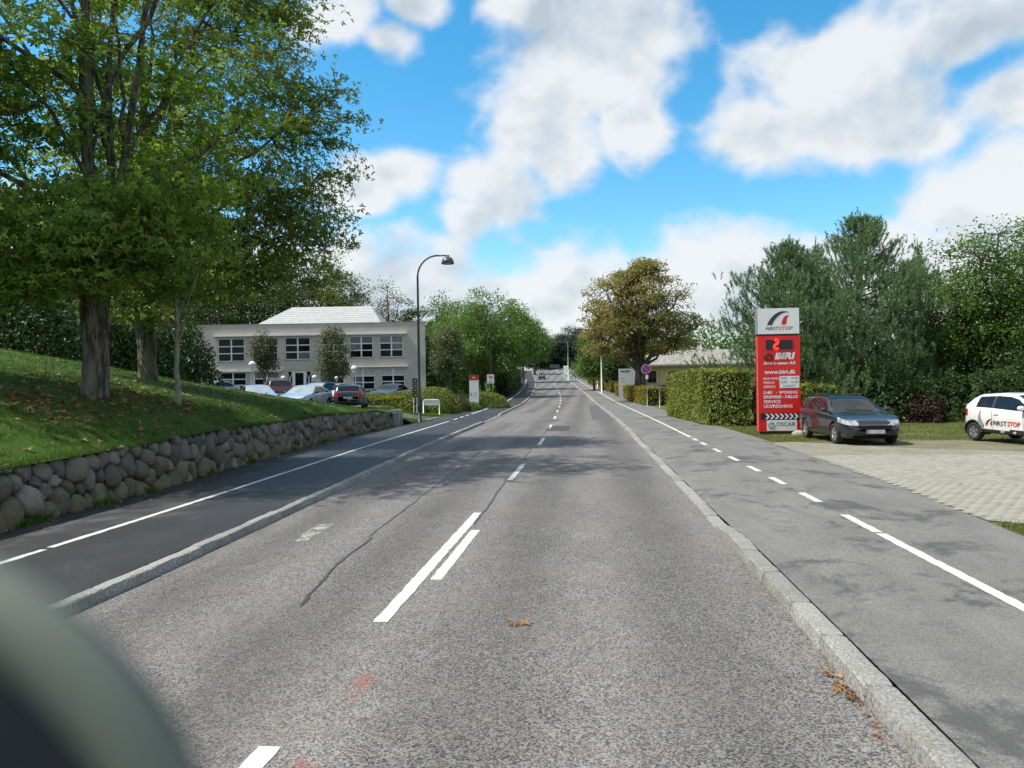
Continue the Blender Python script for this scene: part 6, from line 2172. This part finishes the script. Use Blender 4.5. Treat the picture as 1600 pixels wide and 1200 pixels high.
for (cx, cy, r) in ((170, 490, 23), (187, 492, 19)):
    t = np.linspace(0, 2 * PI, 25)
    rg.tube([(sx_(cx) + math.cos(a) * r * U, -0.006, sz_(cy) + math.sin(a) * r * U) for a in t], 0.022, 6)
rg.build('ring_logo', pm('dark_red_print', (0.10, 0.006, 0.006), (0.08, 0.005, 0.005), 8, rough=0.4), redp, True)
M_SW = pm('white_lettering', (0.82, 0.82, 0.82), (0.78, 0.78, 0.78), 8, rough=0.4)


def st_(txt, x0, x1, y0, y1, mat=M_SW, sh=0.0, bold=0.02, par=redp, y=yf):
    lettering(txt, mat, par, sx_(x0), sx_(x1), sz_(y1), sz_(y0), y, sh, bold)


st_('BIRI', 218, 357, 460, 507, sh=0.2, bold=0.045)
st_('drive-in center A/S', 143, 360, 522, 543, sh=0.25, bold=0.03)
st_('www.biri.dk', 147, 360, 580, 608, bold=0.03)
st_('MAN-TORS', 140, 246, 632, 648, bold=0.012)
st_('FREDAG', 140, 215, 660, 676, bold=0.012)
st_('LØRDAG', 140, 219, 687, 705, bold=0.012)
hrs = sbox('hours_panel', M_SIGNW, sx_(250), sx_(382), sz_(706), sz_(624), -0.008, 0.01)
for tx, a, b_, y0, y1 in (('8.00 - 16.00', 258, 374, 629, 645), ('8.00 - 16.00', 258, 374, 657, 673), ('LUKKET', 275, 356, 684, 699)):
    st_(tx, a, b_, y0, y1, M_INKG, 0, 0.015, hrs, -0.012)
for tx, x1, y0, y1 in (('DÆK', 202, 727, 747), ('SPORING', (245, 370), 727, 747), ('-', (222, 231), 736, 739), ('BREMSER', 263, 757, 778), ('-', (269, 278), 767, 770), ('FÆLGE', (286, 370), 757, 778), ('SERVICE', 254, 790, 811), ('UDSTØDNING', 334, 821, 844)):
    st_(tx, 140 if np.ndim(x1) == 0 else x1[0], x1 if np.ndim(x1) == 0 else x1[1], y0, y1, M_SW, 0, 0.02)
band = sbox('chevron_band', M_BLACK, sx_(116), sx_(390) - 0.003, sz_(926), sz_(880), -0.006, 0.01)
for k in range(7):
    x0 = 147 + k * 32.3
    pts = [(x0, 884), (x0 + 15, 884), (x0 + 33, 903), (x0 + 15, 922), (x0, 922), (x0 + 18, 903)]
    flat_poly(pts, M_SW, band, 'chevron', lambda x, y: (sx_(x), -0.010, sz_(y)))
osc = sbox('oscar_panel', M_SIGNW, sx_(158), sx_(362), sz_(1003), sz_(929), -0.006, 0.01)
M_INKT = pm('teal_print', (0.05, 0.17, 0.26), (0.05, 0.15, 0.24), 8, rough=0.4)
M_INKN = pm('slate_print', (0.09, 0.14, 0.21), (0.08, 0.13, 0.2), 8, rough=0.4)
rg = MB()
t = np.linspace(0.4, 2 * PI + 0.1, 25)
rg.tube([(sx_(191) + math.cos(a) * 22 * U, -0.008, sz_(967) + math.sin(a) * 22 * U) for a in t], 0.010, 6)
rg.tube([(sx_(191 + a), -0.008, sz_(967 + b_)) for a, b_ in ((8, -20), (2, -12), (10, -6), (14, 2), (6, 8), (-4, 6), (-10, 10), (-2, 16), (10, 14))], 0.009, 6)
rg.build('swan_ring_logo', M_INKT, osc, True)
st_('OSCAR', 222, 352, 943, 970, M_INKN, 0, 0.012, osc, -0.010)
# white stone at the foot
shr = MB().lathe([(0.17, -0.05), (0.19, 0.04), (0.14, 0.11), (0.05, 0.14), (0.001, 0.145)], 12)
vv = np.concatenate(shr.V)
vv[:, :2] *= 1 + 0.18 * vnoise(vv, 6, 3)[:, None]
vv[:, 0] *= 1.5
shr.V = [vv]
o = shr.build('boulder', pm('pale_stone', (0.42, 0.41, 0.37), (0.3, 0.3, 0.27), 9, rough=0.9, bump=0.6), None, True, (7.35, 28.15, 0.13))
tag(o, 'small pale boulder at the foot of the red pylon sign', 'boulder')

# ---------------------------------------------------------------- white and red pylon, notice, flagpoles, road sign, rail, posts
p = wz(741, 628, 60)
k_ = 60 / 1200.0
wp = empty('pylon_sign', p, YAW)
tag(wp, 'white pylon sign with a red top on the left of the road', 'sign')
hW, hz = 7.2 * k_, at(741, 586, 60).z - p.z
hz1_ = at(741, 594, 60).z - p.z
MB().box(-hW, hW, 0, 0.22, -0.1, hz1_ - 0.002).build('white_panel', M_WHITE, wp)
rt = MB().box(-hW - 0.01, hW + 0.01, -0.01, 0.23, hz1_, hz).build('red_top', pm('dull_red', (0.42, 0.035, 0.03), (0.38, 0.03, 0.03), 5, rough=0.4), wp)
lettering('DK', M_SW, rt, -0.09, 0.09, (hz + hz1_) / 2 - 0.06, (hz + hz1_) / 2 + 0.06, -0.014, 0, 0.03, name='lettering')
q = MB()
q.box(-0.26, -0.14, -0.006, -0.001, 1.05, 1.2).box(-0.26, -0.2, -0.006, -0.001, 1.21, 1.26)
q.build('emblem', M_INKG, wp)
for z_ in (1.25, 1.0):
    MB().box(0.0, 0.24, -0.006, -0.001, z_, z_ + 0.02).box(-0.02, 0.2, -0.006, -0.001, z_ - 0.08, z_ - 0.06).build('printed_line', M_INKG, wp)

p = wz(767, 626, 66)
nt = empty('notice_post', p, YAW)
tag(nt, 'small white notice with red print on a dark post', 'sign')
k_ = 66 / 1200.0
zt_, zb_ = at(767, 585, 66).z - p.z, at(767, 599, 66).z - p.z
MB().tube([(0.05, 0.08, -0.1), (0.05, 0.08, zt_ - 0.1)], 0.055, 8).build('post', M_BLACK, nt, True)
nb = MB().box(-5.6 * k_, 5.6 * k_, 0, 0.03, zb_, zt_).build('board', M_WHITE, nt)
q = MB()
for r0, r1, zz in ((-0.15, 0.2, 0.12), (-0.18, 0.16, 0.2), (-0.05, 0.2, 0.28)):
    q.box(r0, r1, -0.006, -0.001, zt_ - zz - 0.05, zt_ - zz)
q.build('printed_line', M_INKR, nb)
MB().box(-0.18, 0.15, -0.006, -0.001, zb_ + 0.1, zb_ + 0.13).box(-0.18, 0.1, -0.006, -0.001, zb_ + 0.2, zb_ + 0.23).build('printed_line', M_INKG, nb)

# white rail (letter-box like panel on two legs) and dark name board by the lamp
p = wz(674, 641, 49.5)
rl = empty('white_rail', p, YAW)
tag(rl, 'white panel on two short legs beside the lamp post', 'rail')
k_ = 49.5 / 1200.0
w2 = 12.5 * k_
zt_ = at(674, 625, 49.5).z - p.z
pts = [(-w2, -0.1), (-w2, zt_ - 0.12)] + [(-w2 + 0.12 - 0.12 * math.cos(a), zt_ - 0.12 + 0.12 * math.sin(a)) for a in np.linspace(0, PI / 2, 6)] + [(w2 - 0.12 + 0.12 * math.sin(a), zt_ - 0.12 + 0.12 * math.cos(a)) for a in np.linspace(0, PI / 2, 6)] + [(w2, -0.1)]
MB().tube([(a, 0, b_) for a, b_ in pts], 0.035, 8).build('frame', M_WHITE, rl, True)
MB().box(-w2 + 0.05, w2 - 0.05, -0.02, 0.02, zt_ - 0.34, zt_ - 0.03).build('panel', M_WHITE, rl)
p = wz(649, 642, 48.5)
nb = empty('name_board', p, YAW)
tag(nb, 'narrow black name board on white legs just left of the lamp post', 'sign')
k_ = 48.5 / 1200.0
zt_, zb_ = at(649, 591, 48.5).z - p.z, at(649, 621, 48.5).z - p.z
for s_ in (-0.1, 0.1):
    MB().tube([(s_, 0.04, -0.1), (s_, 0.04, zt_ - 0.1)], 0.025, 6).build('leg', M_WHITE, nb)
for q in range(4):
    a_ = zb_ + (zt_ - zb_) * q / 4
    MB().box(-0.16, 0.16, -0.01, 0.012, a_ + 0.012, a_ + (zt_ - zb_) / 4 - 0.012).build('panel', M_BLACK, nb)
    MB().box(-0.05, 0.1, -0.015, -0.0105, a_ + 0.13, a_ + 0.16).build('printed_line', M_SW, nb)

# wall end: wooden posts, blue-grey box
M_WOOD = pm('weathered_wood', (0.27, 0.26, 0.22), (0.17, 0.165, 0.14), 14, rough=0.9, bump=0.5, stretch=(1, 1, 0.2))
for k, (px, D, h, lab) in enumerate([(629, 38.3, 0.78, 'weathered wooden post between the wall end and the lamp post'), (613.5, 37.6, 0.62, 'shorter wooden post against the end of the stone wall')]):
    p = wz(px, 660, D)
    b_ = MB()
    b_.lathe([(0.001, h), (0.10, h), (0.115, h - 0.03), (0.12, 0), (0.12, -0.2)], 12)
    o = b_.build('wooden_post', M_WOOD, None, False, (float(LO(p.y)) - 0.05 if k == 0 else float(LO(p.y)) - 0.1, p.y, 0.1))
    auto_smooth(o.data)
    tag(o, lab, 'post', 'wooden posts at the wall end')
p = Vector((float(LO(37.0)) - 0.1, 37.05, 0.1))
bb = empty('service_box', p, YAW)
tag(bb, 'small blue-grey service box at the end of the stone wall', 'box')
MB().box(-0.22, 0.22, -0.12, 0.12, 0, 0.72).build('cabinet', pm('blue_grey_plastic', (0.26, 0.31, 0.37), (0.22, 0.27, 0.33), 6, rough=0.6), bb)
MB().box(-0.25, 0.25, -0.15, 0.15, 0.721, 0.78).build('lid', pm('blue_grey_plastic', (0.26, 0.31, 0.37)), bb)

# flagpoles
for k, (px, D, top, lab) in enumerate([(940, 97, 508, 'tallest white flagpole under the autumn chestnut'), (927.5, 112, 548, 'second white flagpole, left of the tallest'), (933.5, 118, 545, 'thin white flagpole between the other two'), (888, 160, 536, 'short far white pole above the small green tree')]):
    p = wz(px, 600, D)
    r = empty('flagpole', p)
    tag(r, lab, 'flagpole', 'white flagpoles')
    h = at(px, top, D).z - p.z
    MB().tube([(0, 0, -0.1), (0, 0, h)], [0.085, 0.05], 8).build('pole', M_WHITE, r, True)
    MB().lathe([(0.001, 0.1), (0.07, 0.06), (0.07, -0.02), (0.001, -0.05)], 8, 'z', (0, 0, h + 0.05)).build('finial', M_WHITE, r, True)

# no-stopping sign
D = 58.0
p = wz(998, 640, D)
p.x, p.y = 4.25, 59.2
p.z = float(right_z(p.x, p.y))
pp = at(990, 577, D)
rs_ = empty('no_stopping_sign', p, 0.0)
tag(rs_, 'round blue no-stopping sign with red ring and slash on a grey pole', 'road sign')
cx, cz = pp.x - p.x, pp.z - p.z
MB().tube([(0.06, 0.05, -0.1), (0.06, 0.05, cz + 0.3)], 0.032, 8).build('pole', M_GREY, rs_, True)
rad = 0.36
M_BLUE = pm('sign_blue', (0.035, 0.075, 0.42), (0.03, 0.065, 0.38), 8, rough=0.4)
M_SRED = pm('sign_red', (0.62, 0.05, 0.07), (0.56, 0.04, 0.06), 8, rough=0.4)
dk = MB().lathe([(0.001, 0.0), (rad * 0.80, 0.0)], 36, 'y', (0.0, -0.012, cz)).build('blue_disc', M_BLUE, rs_)
MB().lathe([(rad * 0.76, -0.006), (rad * 0.96, -0.006)], 36, 'y', (0.0, -0.012, cz)).build('red_ring', M_SRED, rs_)
MB().lathe([(rad * 0.955, -0.004), (rad, -0.004), (rad, 0.02), (0.001, 0.02)], 36, 'y', (0.0, -0.012, cz)).build('rim', M_WHITE, rs_)
c45 = math.sqrt(0.5)
MB().obox((0, -0.020, cz), (rad * 0.8 * c45, 0, -rad * 0.8 * c45), (0, 0.0015, 0), (0.034 * c45 * 1.3, 0, 0.034 * c45 * 1.3)).build('slash', M_SRED, rs_)
MB().box(-0.04, 0.16, -0.02, 0.0, cz - 0.75, cz - 0.45).build('sub_plate', M_WHITE, rs_)
# grey pole by the tall hedge
p = wz(1031, 640, 56)
o = MB().tube([(0, 0, -0.1), (0, 0, at(1031, 573, 56).z - p.z)], [0.035, 0.03], 8).build('signpost', M_GREY, None, True, p)
tag(o, 'bare thin grey pole between the golden and the tall hedge', 'pole')
# white company sign
p = wz(984, 600, 80)
cs_ = empty('company_sign', p, YAW - 0.12)
tag(cs_, 'wide white company sign board left of the chestnut trunk', 'sign')
k_ = 80 / 1200.0
zt_ = at(984, 576, 80).z - p.z
MB().box(-17 * k_, 4 * k_, 0, 0.3, -0.1, zt_).build('left_panel', pm('pale_grey_sign', (0.55, 0.58, 0.61), (0.50, 0.53, 0.56), 2, rough=0.45), cs_)
MB().box(4 * k_ + 0.02, 11 * k_, 0, 0.3, -0.1, zt_).build('right_panel', pm('pale_grey_sign', (0.55, 0.58, 0.61)), cs_)
lettering('HUSET', M_INKB, cs_, -14 * k_, 2 * k_, zt_ - 0.42, zt_ - 0.15, -0.006, 0, 0.03)
for z_ in (zt_ - 1.05, zt_ - 1.4):
    MB().box(-14 * k_, -7 * k_, -0.006, -0.001, z_, z_ + 0.05).build('printed_line', M_INKG, cs_)
p = wz(1010, 600, 74)
o = MB().poly([(-0.35, 0), (0.35, 0), (0.3, 1.5), (0.1, 1.75), (-0.1, 1.75)], 0, 0.25, lambda x, y, z: (x, z, y)).build('panel_sign', pm('pale_grey_sign', (0.55, 0.58, 0.61)), None, False, p)
tag(o, 'small pale sign panel right of the chestnut trunk', 'sign')
# far white van-like sign and barrier at the bend
p = wz(884.5, 585, 178)
o = MB().box(-0.6, 0.6, 0, 0.25, 0.3, 2.4).box(-0.5, -0.4, 0.05, 0.2, -0.1, 0.3).box(0.4, 0.5, 0.05, 0.2, -0.1, 0.3).build('far_sign', M_WHITE, None, False, p)
tag(o, 'far white sign board at the right of the road bend', 'sign')
p = wz(866.5, 580, 205)
o = MB().box(-1.3, 1.3, 0, 0.1, 0.9, 1.9).tube([(-1.3, 0.05, -0.1), (-1.3, 0.05, 0.95)], 0.06, 6).tube([(1.3, 0.05, -0.1), (1.3, 0.05, 0.95)], 0.06, 6).build('far_road_sign', pm('blue_green_sign', (0.05, 0.075, 0.08), (0.04, 0.06, 0.065), 3, rough=0.5), None, False, p)
tag(o, 'far blue-green sign on two posts at the end of the road', 'sign')

# ---------------------------------------------------------------- rounded mirror-like cowl of the vehicle the photo was taken from
Dn = 0.11
cc = at(-397, 1569, Dn)
RR = 789 * Dn / 1200
cowl = empty('dashboard_cowl', cc)
cowl.rotation_euler = CAM_M.to_euler()
tag(cowl, 'dark blurred dashboard cowl with a grey-green rim, close at the lower left corner', 'dashboard')
q = MB()
rm_ = 0.0055
t = np.linspace(0, 2 * PI, 97)
q.tube([(math.cos(a) * (RR - rm_), math.sin(a) * (RR - rm_), 0) for a in t], rm_, 14, False)
q.build('rim', pm('grey_green_rim', (0.15, 0.17, 0.135), (0.11, 0.135, 0.10), 30, rough=0.55), cowl, True)
q = MB()
ri = RR - 1.5 * rm_
q.lathe([(ri, 0.0), (ri * 0.9, 0.001), (ri * 0.6, 0.003), (0.001, 0.004)], 64, 'z').lathe([(ri, 0.0), (ri * 0.97, -0.02), (0.001, -0.022)], 64, 'z')
q.build('shell', pm('dark_dash_plastic', (0.010, 0.013, 0.020), (0.014, 0.017, 0.026), 20, rough=0.6), cowl, True)
